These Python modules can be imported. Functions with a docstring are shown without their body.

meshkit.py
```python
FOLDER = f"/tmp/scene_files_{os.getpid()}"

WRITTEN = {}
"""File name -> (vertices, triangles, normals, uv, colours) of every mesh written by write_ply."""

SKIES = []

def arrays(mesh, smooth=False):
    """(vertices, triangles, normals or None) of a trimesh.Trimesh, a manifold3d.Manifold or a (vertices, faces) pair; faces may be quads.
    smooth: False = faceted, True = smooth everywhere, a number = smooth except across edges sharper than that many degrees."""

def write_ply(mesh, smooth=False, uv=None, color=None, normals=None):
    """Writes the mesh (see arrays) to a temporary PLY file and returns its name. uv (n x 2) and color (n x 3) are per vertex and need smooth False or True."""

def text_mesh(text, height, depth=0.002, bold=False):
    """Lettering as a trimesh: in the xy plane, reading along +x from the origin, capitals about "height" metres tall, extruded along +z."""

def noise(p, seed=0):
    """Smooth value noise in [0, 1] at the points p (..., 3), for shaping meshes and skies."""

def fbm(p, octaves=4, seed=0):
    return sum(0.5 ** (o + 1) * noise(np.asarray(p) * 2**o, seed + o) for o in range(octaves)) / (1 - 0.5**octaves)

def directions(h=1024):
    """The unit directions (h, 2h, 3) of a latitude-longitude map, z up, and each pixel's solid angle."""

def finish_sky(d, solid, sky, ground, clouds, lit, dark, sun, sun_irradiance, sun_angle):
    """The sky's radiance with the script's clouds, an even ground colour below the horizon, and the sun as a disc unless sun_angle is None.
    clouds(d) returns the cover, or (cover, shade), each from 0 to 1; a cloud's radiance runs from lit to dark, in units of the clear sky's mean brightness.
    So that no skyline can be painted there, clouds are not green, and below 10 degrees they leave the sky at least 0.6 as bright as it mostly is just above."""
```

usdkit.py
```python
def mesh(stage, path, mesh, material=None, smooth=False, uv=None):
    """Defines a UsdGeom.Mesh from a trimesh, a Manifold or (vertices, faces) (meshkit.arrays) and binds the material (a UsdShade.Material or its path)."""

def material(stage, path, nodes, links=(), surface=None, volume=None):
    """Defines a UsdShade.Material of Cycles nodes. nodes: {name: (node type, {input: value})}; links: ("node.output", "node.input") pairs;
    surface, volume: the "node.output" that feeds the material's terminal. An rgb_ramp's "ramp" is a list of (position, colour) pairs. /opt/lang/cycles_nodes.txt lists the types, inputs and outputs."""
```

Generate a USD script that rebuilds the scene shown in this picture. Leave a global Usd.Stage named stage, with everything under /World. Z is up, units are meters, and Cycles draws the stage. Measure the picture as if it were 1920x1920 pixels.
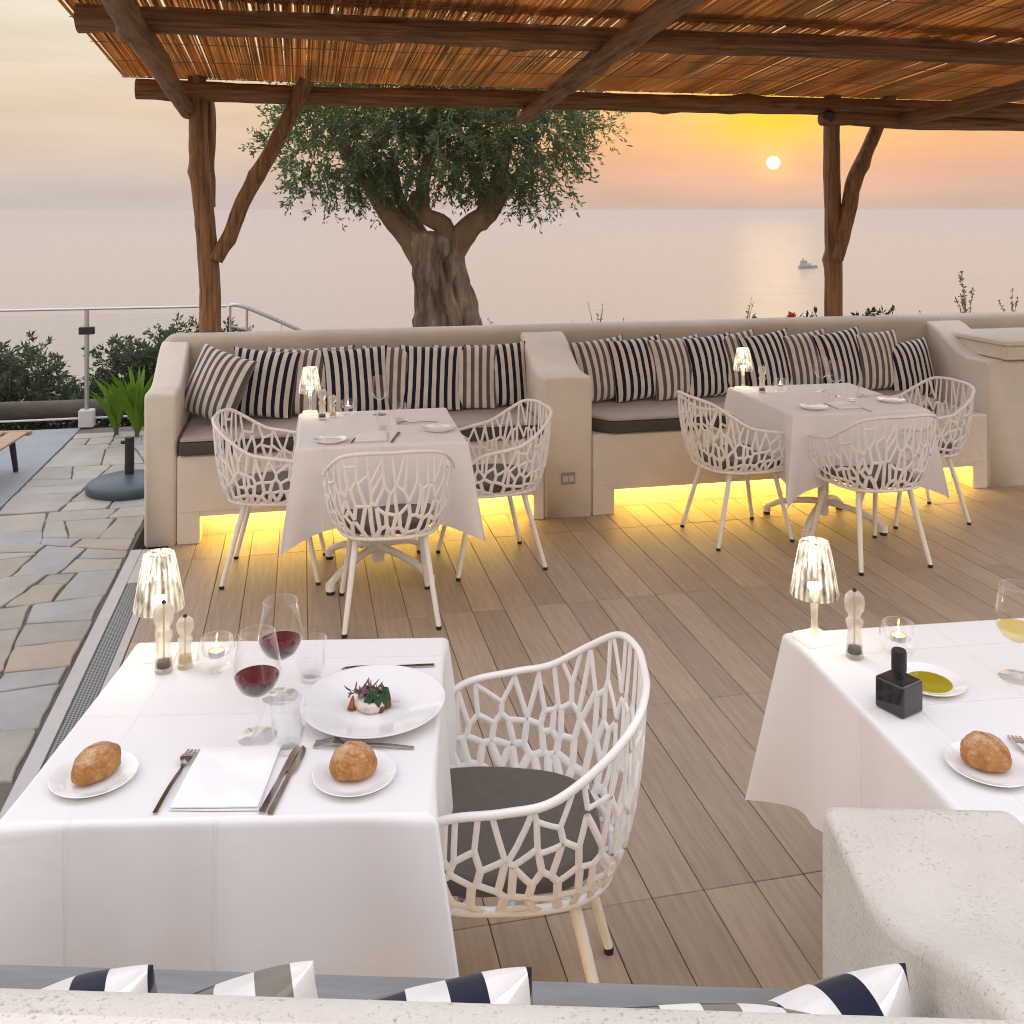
import math, random
import numpy as np, trimesh, usdkit, meshkit
from shapely.geometry import Polygon, box as sbox, Point, LineString
from shapely import affinity, union_all
from scipy.spatial import Voronoi
from pxr import Usd, UsdGeom, UsdLux, UsdShade, Gf, Sdf

random.seed(7); RNG = np.random.default_rng(7)
stage = Usd.Stage.CreateInMemory()
UsdGeom.SetStageUpAxis(stage, 'Z'); UsdGeom.SetStageMetersPerUnit(stage, 1.0)
UsdGeom.Xform.Define(stage, '/World'); UsdGeom.Scope.Define(stage, '/World/Looks')

# ------------------------------------------------------------------ camera, sky, sun, exposure
EXPOSURE = 1.9
cam = UsdGeom.Camera.Define(stage, '/World/camera')
cam.AddTranslateOp().Set(Gf.Vec3d(0, 0, 1.87)); cam.AddRotateXOp().Set(90.0)          # level camera looking along +y, lens shifted down
cam.CreateHorizontalApertureAttr(36.0); cam.CreateVerticalApertureAttr(36.0)
cam.CreateFocalLengthAttr(36.0 * 1803 / 1920)
cam.CreateVerticalApertureOffsetAttr(-36.0 * (960 - 395) / 1920)
cam.CreateClippingRangeAttr(Gf.Vec2f(0.05, 60000)); cam.CreateExposureAttr(EXPOSURE)

SUN = np.array([490 / 1803, 1.0, 90 / 1803]); SUN /= np.linalg.norm(SUN)
SUN_EL, SUN_ROT = math.asin(SUN[2]), math.atan2(SUN[0], SUN[1])
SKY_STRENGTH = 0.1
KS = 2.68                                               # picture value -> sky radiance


def mat(name, nodes, links=(), surface='p.BSDF', volume=None):
    return usdkit.material(stage, '/World/Looks/' + name, nodes, links, surface, volume)


def sky_material():
    n, L = {}, []
    n['tc'] = ('texture_coordinate', {})
    n['nrm'] = ('vector_math', {'math_type': 'normalize'}); L.append(('tc.generated', 'nrm.vector1'))
    n['xyz'] = ('separate_xyz', {}); L.append(('nrm.vector', 'xyz.vector'))
    n['sky'] = ('sky_texture', {'sky_type': 'single_scattering', 'sun_disc': False, 'sun_elevation': SUN_EL, 'sun_rotation': SUN_ROT, 'altitude': 60.0, 'air_density': 1.0, 'aerosol_density': 2.0, 'ozone_density': 1.0})
    # thick evening haze: colour by height above the horizon, warmer towards the sun
    top = [(.40, (1.75, 1.68, 1.60)), (.65, (1.62, 1.68, 1.82)), (1.0, (1.42, 1.55, 1.86))]  # upper sky raised above the low bands to add fill light under the roof
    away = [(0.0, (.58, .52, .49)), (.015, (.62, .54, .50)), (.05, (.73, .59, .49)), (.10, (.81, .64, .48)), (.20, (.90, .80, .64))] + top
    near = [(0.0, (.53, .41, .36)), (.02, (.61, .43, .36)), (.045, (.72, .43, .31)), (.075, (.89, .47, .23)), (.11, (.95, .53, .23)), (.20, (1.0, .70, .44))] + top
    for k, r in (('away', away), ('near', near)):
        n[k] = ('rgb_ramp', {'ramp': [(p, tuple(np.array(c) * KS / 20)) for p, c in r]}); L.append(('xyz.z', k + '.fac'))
    h = np.array([SUN[0], SUN[1], 0]); h /= np.linalg.norm(h); side = np.array([h[1], -h[0], 0])
    n['front'] = ('vector_math', {'math_type': 'dot_product', 'vector2': h}); L.append(('nrm.vector', 'front.vector1'))
    n['side'] = ('vector_math', {'math_type': 'dot_product', 'vector2': side}); L.append(('nrm.vector', 'side.vector1'))
    n['warm'] = ('map_range', {'range_type': 'smoothstep', 'from_min': 0.80, 'from_max': 1.0, 'to_min': 0.0, 'to_max': 1.0, 'clamp': True}); L.append(('front.value', 'warm.value'))
    n['haze'] = ('mix_color', {'blend_type': 'mix'}); L += [('warm.result', 'haze.fac'), ('away.color', 'haze.a'), ('near.color', 'haze.b')]

    def gauss(name, side0, ssig, z0, zsig):
        n[name + 'a'] = ('math', {'math_type': 'multiply_add', 'value2': 1 / ssig, 'value3': -side0 / ssig}); L.append(('side.value', name + 'a.value1'))
        n[name + 'b'] = ('math', {'math_type': 'multiply_add', 'value2': 1 / zsig, 'value3': -z0 / zsig}); L.append(('xyz.z', name + 'b.value1'))
        n[name + 'c'] = ('math', {'math_type': 'multiply'}); L.extend([(name + 'a.value', name + 'c.value1'), (name + 'a.value', name + 'c.value2')])
        n[name + 'd'] = ('math', {'math_type': 'multiply_add'}); L.extend([(name + 'b.value', name + 'd.value1'), (name + 'b.value', name + 'd.value2'), (name + 'c.value', name + 'd.value3')])
        n[name + 'e'] = ('math', {'math_type': 'multiply', 'value2': -1.0}); L.append((name + 'd.value', name + 'e.value1'))
        n[name + 'f'] = ('math', {'math_type': 'exponent'}); L.append((name + 'e.value', name + 'f.value1'))
        n[name] = ('math', {'math_type': 'multiply'}); L.extend([(name + 'f.value', name + '.value1'), ('ahead.result', name + '.value2')])
    n['ahead'] = ('map_range', {'from_min': 0.0, 'from_max': 0.2, 'to_min': 0.0, 'to_max': 1.0, 'clamp': True}); L.append(('front.value', 'ahead.value'))
    gauss('glow', -0.002, 0.075, SUN[2] + 0.050, 0.035)
    n['g1'] = ('mix_color', {'blend_type': 'mix', 'b': tuple(np.array([1.02, .66, .035]) * KS / 20)}); L.extend([('glow.value', 'g1.fac'), ('haze.result', 'g1.a')])
    gauss('halo', 0.0, 0.022, SUN[2], 0.020)
    n['hb'] = ('math', {'math_type': 'multiply', 'value2': .45}); L.append(('halo.value', 'hb.value1'))
    n['g1h'] = ('mix_color', {'blend_type': 'mix', 'b': tuple(np.array([1.05, .74, .26]) * KS / 20)}); L.extend([('hb.value', 'g1h.fac'), ('g1.result', 'g1h.a')])
    # long thin bands of cloud
    n['map'] = ('mapping', {'scale': (3.0, 3.0, 26.0)}); L.append(('nrm.vector', 'map.vector'))
    n['cl'] = ('noise_texture', {'scale': 2.2, 'detail': 4.0, 'roughness': .55}); L.append(('map.vector', 'cl.vector'))
    n['clr'] = ('map_range', {'from_min': .3, 'from_max': .7, 'to_min': .93, 'to_max': 1.05, 'clamp': True}); L.append(('cl.fac', 'clr.value'))
    n['g2'] = ('vector_math', {'math_type': 'scale'}); L.extend([('g1h.result', 'g2.vector1'), ('clr.result', 'g2.scale')])
    # the eastern half of the sky is dimmed, and tinted to warm the fronts it lights
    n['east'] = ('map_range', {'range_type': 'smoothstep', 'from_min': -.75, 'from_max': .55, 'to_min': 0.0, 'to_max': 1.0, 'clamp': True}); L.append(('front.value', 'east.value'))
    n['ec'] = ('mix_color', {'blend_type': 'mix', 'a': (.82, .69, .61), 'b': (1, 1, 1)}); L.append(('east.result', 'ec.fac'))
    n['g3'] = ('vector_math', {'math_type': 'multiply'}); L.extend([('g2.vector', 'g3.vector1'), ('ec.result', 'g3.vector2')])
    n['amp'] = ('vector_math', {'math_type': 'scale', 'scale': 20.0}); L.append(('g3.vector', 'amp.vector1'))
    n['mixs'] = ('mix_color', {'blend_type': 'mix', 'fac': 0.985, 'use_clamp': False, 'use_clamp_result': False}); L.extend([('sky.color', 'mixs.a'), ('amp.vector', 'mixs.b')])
    # the sun itself, a small pale disc dimmed by the haze
    n['sd'] = ('vector_math', {'math_type': 'dot_product', 'vector2': SUN}); L.append(('nrm.vector', 'sd.vector1'))
    r0, r1 = math.cos(math.radians(.43)), math.cos(math.radians(.27))
    n['disc'] = ('map_range', {'range_type': 'smoothstep', 'from_min': r0, 'from_max': r1, 'to_min': 0.0, 'to_max': 1.0, 'clamp': True}); L.append(('sd.value', 'disc.value'))
    n['sunc'] = ('vector_math', {'math_type': 'scale', 'vector1': tuple(np.array([2.2, 1.75, .95]) * KS)}); L.append(('disc.result', 'sunc.scale'))
    n['sum'] = ('vector_math', {'math_type': 'add'}); L.extend([('mixs.result', 'sum.vector1'), ('sunc.vector', 'sum.vector2')])
    n['bg'] = ('background_shader', {'strength': SKY_STRENGTH}); L.append(('sum.vector', 'bg.color'))
    return mat('sky', n, L, 'bg.background')


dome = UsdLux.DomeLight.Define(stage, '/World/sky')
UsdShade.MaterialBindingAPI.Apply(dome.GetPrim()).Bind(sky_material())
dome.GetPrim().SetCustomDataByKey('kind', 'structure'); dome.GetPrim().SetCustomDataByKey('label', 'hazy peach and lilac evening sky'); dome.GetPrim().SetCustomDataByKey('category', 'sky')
sun = UsdLux.DistantLight.Define(stage, '/World/sun')
sun.CreateNormalizeAttr(True); sun.CreateIntensityAttr(0.0015); sun.CreateAngleAttr(4.0); sun.CreateColorAttr(Gf.Vec3f(1.0, .66, .34))
_z = Gf.Vec3d(*SUN); _x = Gf.Cross(Gf.Vec3d(0, 0, 1), _z).GetNormalized(); _y = Gf.Cross(_z, _x)
sun.AddTransformOp().Set(Gf.Matrix4d(_x[0], _x[1], _x[2], 0, _y[0], _y[1], _y[2], 0, _z[0], _z[1], _z[2], 0, 0, 0, 0, 1))

# ------------------------------------------------------------------ scene helpers
USED = {}


def path_for(name, parent):
    base = (str(parent.GetPath()) if parent else '/World') + '/'
    k = USED.get(base + name, 0); USED[base + name] = k + 1
    return base + name + ('_%03d' % k if k else '')


def tag(p, label=None, cat=None, group=None, kind=None):
    for key, v in (('label', label), ('category', cat), ('group', group), ('kind', kind)):
        if v:
            p.SetCustomDataByKey(key, v)
    return p


def thing(name, label, cat, loc=(0, 0, 0), rz=0.0, group=None, kind=None, parent=None):
    x = UsdGeom.Xform.Define(stage, path_for(name, parent))
    x.AddTranslateOp().Set(Gf.Vec3d(*map(float, loc))); x.AddRotateZOp().Set(float(rz))
    return tag(x.GetPrim(), label, cat, group, kind)


def obj(name, mesh, m, parent=None, smooth=False, uv=None, label=None, cat=None, group=None, kind=None):
    return tag(usdkit.mesh(stage, path_for(name, parent), mesh, m, smooth, uv).GetPrim(), label, cat, group, kind)


def dup(src, label, loc, rz=0.0, group=None):
    was = src.GetCustomData()
    name = src.GetName()
    while name[-4:-3] == '_' and name[-3:].isdigit():
        name = name[:-4]
    r = thing(name, label, was['category'], loc, rz, group or was.get('group'))
    r.GetReferences().AddInternalReference(src.GetPath()); r.SetInstanceable(True)
    return r


# ------------------------------------------------------------------ mesh helpers
cat_ = trimesh.util.concatenate


def tm(v, f):
    return trimesh.Trimesh(np.asarray(v, float), np.asarray(f, int), process=False)


def bx(x0, x1, y0, y1, z0, z1, c=0.0):
    """box, chamfered by c"""
    if c <= 0:
        m = trimesh.creation.box((x1 - x0, y1 - y0, z1 - z0)); m.apply_translation(((x0 + x1) / 2, (y0 + y1) / 2, (z0 + z1) / 2)); return m
    P = []
    for a, b, d in ((0, c, c), (c, 0, c), (c, c, 0)):
        for x in (x0 + a, x1 - a):
            for y in (y0 + b, y1 - b):
                for z in (z0 + d, z1 - d):
                    P.append((x, y, z))
    return trimesh.Trimesh(P).convex_hull


def frames(P):
    P = np.asarray(P, float); t = np.gradient(P, axis=0); t /= np.linalg.norm(t, axis=1, keepdims=True) + 1e-12
    ref = np.array([0, 0, 1.0]) if abs(t[0][2]) < .9 else np.array([1.0, 0, 0])
    a = []
    for k in range(len(P)):
        ref = ref - t[k] * (ref @ t[k]); ref /= np.linalg.norm(ref) + 1e-12; a.append(ref)
    a = np.array(a); return P, t, a, np.cross(t, a)


def tube(P, r, n=8, caps=True, sq=1.0):
    P, t, a, b = frames(P); r = np.broadcast_to(np.asarray(r, float), (len(P),)) if np.ndim(r) < 2 else r
    ang = np.arange(n) * 2 * math.pi / n
    rr = r[:, None] if np.ndim(r) == 1 else r
    V = P[:, None] + rr[..., None] * (np.cos(ang)[None, :, None] * a[:, None] + sq * np.sin(ang)[None, :, None] * b[:, None])
    V = V.reshape(-1, 3); F = []
    for i in range(len(P) - 1):
        for j in range(n):
            k = (j + 1) % n
            F += [(i * n + j, i * n + k, (i + 1) * n + k), (i * n + j, (i + 1) * n + k, (i + 1) * n + j)]
    if caps:
        V = np.vstack([V, P[0], P[-1]]); c0 = len(V) - 2
        for j in range(n):
            k = (j + 1) % n
            F += [(c0, k, j), (c0 + 1, (len(P) - 1) * n + j, (len(P) - 1) * n + k)]
    return tm(V, np.array(F)[:, ::-1])


def lathe(prof, n=32, flute=0.0, nf=0):
    """surface of revolution of (r, z) points"""
    prof = np.asarray(prof, float); ang = np.arange(n) * 2 * math.pi / n
    k = 1 + (flute * np.cos(nf * ang) if flute else 0 * ang)
    V = np.stack([prof[:, 0, None] * np.cos(ang) * k, prof[:, 0, None] * np.sin(ang) * k, np.repeat(prof[:, 1, None], n, 1)], -1).reshape(-1, 3); F = []
    for i in range(len(prof) - 1):
        for j in range(n):
            q = (j + 1) % n
            F += [(i * n + j, i * n + q, (i + 1) * n + q), (i * n + j, (i + 1) * n + q, (i + 1) * n + j)]
    m = tm(V, F); m.update_faces(m.area_faces > 1e-12); return m


def loft(poly, z0, z1, r=0.0, steps=3, top_only=False):
    """closed prism of a 2D outline from z0 to z1 with rounded edges"""
    P = np.asarray(poly, float)
    if Polygon(P).exterior.is_ccw is False:
        P = P[::-1]
    e = np.roll(P, -1, 0) - P; nn = np.stack([e[:, 1], -e[:, 0]], 1); nn /= np.linalg.norm(nn, axis=1, keepdims=True) + 1e-12
    vn = nn + np.roll(nn, 1, 0); vn /= (np.sum(vn * nn, 1, keepdims=True) + 1e-9)
    ang = np.linspace(0, math.pi / 2, steps + 1)
    lay = []
    if r > 0:
        if top_only:
            lay.append((0, z0))
        else:
            lay += [(r * (1 - math.sin(a)), z0 + r * (1 - math.cos(a))) for a in ang]
        lay += [(r * (1 - math.cos(a)), z1 - r * (1 - math.sin(a))) for a in ang]
    else:
        lay = [(0, z0), (0, z1)]
    n = len(P); V = np.vstack([np.column_stack([P - vn * d, np.full(n, z)]) for d, z in lay]); F = []
    for i in range(len(lay) - 1):
        for j in range(n):
            k = (j + 1) % n
            F += [(i * n + j, i * n + k, (i + 1) * n + k), (i * n + j, (i + 1) * n + k, (i + 1) * n + j)]
    for base, flip in ((0, True), ((len(lay) - 1) * n, False)):
        pv, pf = trimesh.creation.triangulate_polygon(Polygon(V[base:base + n, :2]), engine='earcut')
        d = np.linalg.norm(V[base:base + n, None, :2] - pv[None], axis=2); idx = d.argmin(0) + base
        for t in pf:
            t = idx[t]; a, b, c = V[t][:, :2]
            up = (b[0] - a[0]) * (c[1] - a[1]) - (b[1] - a[1]) * (c[0] - a[0]) > 0
            F.append(t if up != flip else t[::-1])
    return tm(V, F)


def loft_x(poly, x0, x1, r):
    """loft of a (y, z) outline along x"""
    m = loft(poly, x0, x1, r)
    m.vertices = m.vertices[:, [2, 0, 1]]; return m


def extrude(geom, h):
    gs = getattr(geom, 'geoms', [geom])
    return cat_([trimesh.creation.extrude_polygon(g, h, engine='earcut') for g in gs if g.area > 1e-9])


def spline(P, n, closed=False):
    P = np.asarray(P, float)
    Q = np.vstack([P[-1:], P, P[:2]]) if closed else np.vstack([2 * P[0] - P[1], P, 2 * P[-1] - P[-2]])
    m = len(P) if closed else len(P) - 1
    T = np.linspace(0, m, n, endpoint=not closed); out = []
    for t in T:
        i = min(int(t), m - 1); u = t - i; a, b, c, d = Q[i:i + 4]
        out.append(.5 * ((2 * b) + (c - a) * u + (2 * a - 5 * b + 4 * c - d) * u * u + (3 * b - a - 3 * c + d) * u ** 3))
    return np.array(out)


def disp(m, amp, freq, seed=0, octaves=3):
    m = m.copy(); n = m.vertex_normals; m.vertices = m.vertices + n * ((meshkit.fbm(m.vertices * freq + 50, octaves, seed) - .5) * 2 * amp)[:, None]; return m


def log(P, r, seed, n=14, seg=26, knots=2):
    P = spline(P, seg) if len(P) > 2 else np.linspace(P[0], P[1], seg)
    rr = np.broadcast_to(r, (seg,)) if np.ndim(r) == 0 else np.interp(np.linspace(0, 1, seg), np.linspace(0, 1, len(r)), r)
    g = np.random.default_rng(seed); P = P + np.stack([np.interp(np.linspace(0, 1, seg), np.linspace(0, 1, 7), g.normal(0, .006, 7)) for _ in range(3)], 1)
    base = tube(P, rr, n)
    v = base.vertices; k = len(P) * n
    q = (meshkit.fbm(v * 7 + seed, 3, seed) - .5) * .24 + (meshkit.fbm(v * 26 + seed, 3, seed + 3) - .5) * .10
    c = np.vstack([np.repeat(P, n, 0), P[:1], P[-1:]])
    for _ in range(knots):
        i = g.integers(3, k - n * 3); d = np.linalg.norm(v - v[i], axis=1); q = q + .30 * np.exp(-(d / .045) ** 2)
    base.vertices = c + (v - c) * (1 + q)[:, None]
    return base


# ------------------------------------------------------------------ materials
def simple(name, color, rough=.6, var=.0, scale=8.0, bump=0.0, bscale=60.0, stretch=(1, 1, 1), color2=None, coords='tc.object', metallic=0.0, spec=.5, dist=.002, island=0.0, objrand=0.0, sheen=0.0, coat=0.0):
    c = np.array(color, float)
    n = {'p': ('principled_bsdf', {'roughness': rough, 'metallic': metallic, 'specular_ior_level': spec, 'sheen_weight': sheen, 'coat_weight': coat}), 'tc': ('texture_coordinate', {})}
    L = []
    n['mp'] = ('mapping', {'scale': stretch}); L.append((coords, 'mp.vector'))
    c2 = np.array(color2, float) if color2 is not None else c * (1 + var)
    c1 = c if color2 is not None else c * (1 - var)
    n['no'] = ('noise_texture', {'scale': scale, 'detail': 5.0, 'roughness': .6}); L.append(('mp.vector', 'no.vector'))
    n['rp'] = ('rgb_ramp', {'ramp': [(.28, tuple(c1)), (.72, tuple(c2))]}); L.append(('no.fac', 'rp.fac'))
    last = 'rp.color'
    for key, amt, src in (('isl', island, ('geometry', 'random_per_island')), ('ob', objrand, ('object_info', 'random'))):
        if amt:
            n[key] = (src[0], {}); n[key + 'r'] = ('map_range', {'from_min': 0.0, 'from_max': 1.0, 'to_min': 1 - amt, 'to_max': 1 + amt}); L.append((f'{key}.{src[1]}', key + 'r.value'))
            n[key + 's'] = ('vector_math', {'math_type': 'scale'}); L += [(last, key + 's.vector1'), (key + 'r.result', key + 's.scale')]; last = key + 's.vector'
    L.append((last, 'p.base_color'))
    if bump:
        n['bn'] = ('noise_texture', {'scale': bscale, 'detail': 4.0, 'roughness': .6}); L.append(('mp.vector', 'bn.vector'))
        n['bu'] = ('bump', {'strength': bump, 'distance': dist}); L += [('bn.fac', 'bu.height'), ('bu.normal', 'p.normal')]
    return mat(name, n, L)


def emit(name, color, strength):
    return mat(name, {'e': ('emission', {'color': color, 'strength': strength})}, (), 'e.emission')


def thin_glass(name, tint=(1, 1, 1), edge=1.45, rough=.02, base=.035):
    n = {'t': ('transparent_bsdf', {'color': tint}), 'g': ('glossy_bsdf', {'roughness': rough, 'color': (1, 1, 1)}), 'w': ('layer_weight', {'blend': .5}), 'pw': ('math', {'math_type': 'power', 'value2': 2.6}),
         'f': ('math', {'math_type': 'multiply_add', 'value2': edge - 1, 'value3': base, 'use_clamp': True}), 'm': ('mix_closure', {})}
    return mat(name, n, [('w.facing', 'pw.value1'), ('pw.value', 'f.value1'), ('f.value', 'm.fac'), ('t.BSDF', 'm.closure1'), ('g.BSDF', 'm.closure2')], 'm.closure')


def striped(name, dark, light, bands, extra=None, seed=0.0):
    """woven stripes along the cushion's width; uv runs 0 to 1 over the cover"""
    n = {'uv': ('uvmap', {'attribute': 'st'}), 's': ('separate_xyz', {}), 'm': ('math', {'math_type': 'multiply_add', 'value2': float(bands), 'value3': .3 + seed}), 'f': ('math', {'math_type': 'fraction'}),
         'r': ('rgb_ramp', {'interpolate': False, 'ramp': [(0, dark), (.47, light)]}), 'p': ('principled_bsdf', {'roughness': .9, 'specular_ior_level': .2, 'sheen_weight': .15}),
         'tc': ('texture_coordinate', {}), 'no': ('noise_texture', {'scale': 500.0, 'detail': 2.0}), 'bu': ('bump', {'strength': .25, 'distance': .002}), 'n2': ('noise_texture', {'scale': 14.0, 'detail': 3.0}),
         'mr': ('map_range', {'from_min': .2, 'from_max': .8, 'to_min': .82, 'to_max': 1.12}), 'v': ('vector_math', {'math_type': 'scale'})}
    L = [('uv.UV', 's.vector'), ('s.x', 'm.value1'), ('m.value', 'f.value1'), ('f.value', 'r.fac'), ('tc.object', 'no.vector'), ('no.fac', 'bu.height'), ('bu.normal', 'p.normal'), ('tc.object', 'n2.vector'), ('n2.fac', 'mr.value'), ('mr.result', 'v.scale'), ('v.vector', 'p.base_color')]
    if extra:
        n['c'] = ('rgb_ramp', {'interpolate': False, 'ramp': [(0, extra), (.47, light)]}); L.append(('f.value', 'c.fac'))
        n['k'] = ('math', {'math_type': 'greater_than', 'value2': .6}); n['ky'] = ('math', {'math_type': 'multiply_add', 'value2': 2.6, 'value3': .55}); n['kf'] = ('math', {'math_type': 'fraction'})
        n['x'] = ('mix_color', {'blend_type': 'mix'})
        L += [('s.y', 'ky.value1'), ('ky.value', 'kf.value1'), ('kf.value', 'k.value1'), ('k.value', 'x.fac'), ('r.color', 'x.a'), ('c.color', 'x.b'), ('x.result', 'v.vector1')]
    else:
        L.append(('r.color', 'v.vector1'))
    return mat(name, n, L)


def cloth_material():
    n = {'tc': ('texture_coordinate', {}), 's': ('separate_xyz', {}), 'p': ('principled_bsdf', {'base_color': (.80, .80, .81), 'roughness': .85, 'specular_ior_level': .25, 'sheen_weight': .1})}
    L = [('tc.object', 's.vector')]
    for k, off in (('x', .0), ('y', .0), ('x2', .27), ('y2', -.26)):
        n['o' + k] = ('math', {'math_type': 'add', 'value2': off}); L.append((f's.{k[0]}', f'o{k}.value1'))
        n['a' + k] = ('math', {'math_type': 'absolute'}); L.append((f'o{k}.value', f'a{k}.value1'))
        n['r' + k] = ('map_range', {'range_type': 'smoothstep', 'from_min': 0.0, 'from_max': .007, 'to_min': 1.0, 'to_max': 0.0, 'clamp': True}); L.append((f'a{k}.value', f'r{k}.value'))
    n['ad'] = ('math', {'math_type': 'add'}); n['ad2'] = ('math', {'math_type': 'add'}); n['ad3'] = ('math', {'math_type': 'add'})
    L += [('rx.result', 'ad.value1'), ('ry.result', 'ad.value2'), ('ad.value', 'ad2.value1'), ('rx2.result', 'ad2.value2'), ('ad2.value', 'ad3.value1'), ('ry2.result', 'ad3.value2')]
    n['no'] = ('noise_texture', {'scale': 5.0, 'detail': 4.0, 'roughness': .5, 'distortion': .8}); L.append(('tc.object', 'no.vector'))
    n['cr'] = ('math', {'math_type': 'multiply', 'value2': .75}); n['sc'] = ('math', {'math_type': 'multiply_add', 'value2': 2.2}); L += [('no.fac', 'sc.value1'), ('ad3.value', 'cr.value1'), ('cr.value', 'sc.value3')]
    n['bu'] = ('bump', {'strength': .55, 'distance': .004}); L += [('sc.value', 'bu.height'), ('bu.normal', 'p.normal')]
    return mat('white_linen', n, L)


M = {}
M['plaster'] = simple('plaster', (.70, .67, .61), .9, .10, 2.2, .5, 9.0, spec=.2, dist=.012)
M['plaster_wall'] = simple('plaster_wall', (.52, .485, .425), .9, .12, 2.0, .5, 9.0, spec=.2, dist=.012)  # same plaster, darkened in colour for the shade on the back wall


def rough_plaster():
    n = {'tc': ('texture_coordinate', {}), 'a': ('noise_texture', {'scale': 75.0, 'detail': 5.0, 'roughness': .75}), 'b': ('noise_texture', {'scale': 5.0, 'detail': 6.0, 'roughness': .65}), 'c': ('noise_texture', {'scale': 170.0, 'detail': 3.0, 'roughness': .6}), 'c2': ('noise_texture', {'scale': 11.0, 'detail': 3.0}),
         'r': ('rgb_ramp', {'ramp': [(.30, (.63, .59, .53)), (.7, (.72, .68, .62))]}), 'vr': ('map_range', {'from_min': .58, 'from_max': .72, 'to_min': 1.0, 'to_max': .62, 'clamp': True}), 'mx': ('math', {'math_type': 'multiply_add', 'value2': .30}),
         'q': ('math', {'math_type': 'subtract', 'value2': .15}), 'x': ('vector_math', {'math_type': 'scale'}), 'ad': ('math', {'math_type': 'multiply_add', 'value2': .8}), 'bu': ('bump', {'strength': .9, 'distance': .007}), 'p': ('principled_bsdf', {'roughness': .92, 'specular_ior_level': .2})}
    return mat('rough_plaster', n, [('tc.object', 'a.vector'), ('tc.object', 'b.vector'), ('tc.object', 'c.vector'), ('tc.object', 'c2.vector'), ('c2.fac', 'mx.value1'), ('c.fac', 'mx.value3'), ('mx.value', 'q.value1'), ('q.value', 'vr.value'), ('b.fac', 'r.fac'), ('r.color', 'x.vector1'), ('vr.result', 'x.scale'), ('x.vector', 'p.base_color'),
                                   ('a.fac', 'ad.value1'), ('b.fac', 'ad.value3'), ('ad.value', 'bu.height'), ('bu.normal', 'p.normal')])


M['rough_plaster'] = rough_plaster()
M['plank'] = simple('wood_look_tile', (.335, .268, .208), .5, .0, 5.0, .12, 30.0, (12, .8, 1), (.46, .372, .295), objrand=.13, spec=.4)
M['grout'] = simple('grout', (.075, .06, .048), .9, .2)
for k, c, c2 in (('blue', (.29, .295, .30), (.39, .395, .40)), ('tan', (.32, .295, .255), (.43, .395, .345)), ('ochre', (.35, .305, .24), (.44, .395, .32)), ('brown', (.29, .275, .25), (.39, .37, .34))):
    M['stone_' + k] = simple('slate_' + k, c, .62, .0, 4.0, .45, 22.0, color2=c2, objrand=.10, dist=.006)
M['mortar'] = simple('mortar', (.15, .138, .12), .95, .2, 12.0, .3, 60)
M['deck'] = simple('grey_deck', (.27, .29, .32), .7, .08, 5.0, .2, 40.0)
M['steel'] = simple('steel', (.55, .55, .56), .3, .05, metallic=1.0)
M['strip'] = simple('pale_strip', (.50, .50, .51), .5, .06)
M['black'] = simple('black_paint', (.012, .012, .014), .45, .1)
M['base_grey'] = simple('slate_grey_plastic', (.035, .055, .075), .45, .15, 6.0, .1, 80)
M['white_metal'] = simple('white_powder_coat', (.84, .835, .82), .45, .02)
M['seat_pad'] = simple('taupe_fabric', (.105, .085, .070), .95, .12, 30.0, .3, 300.0, sheen=.2)
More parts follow.
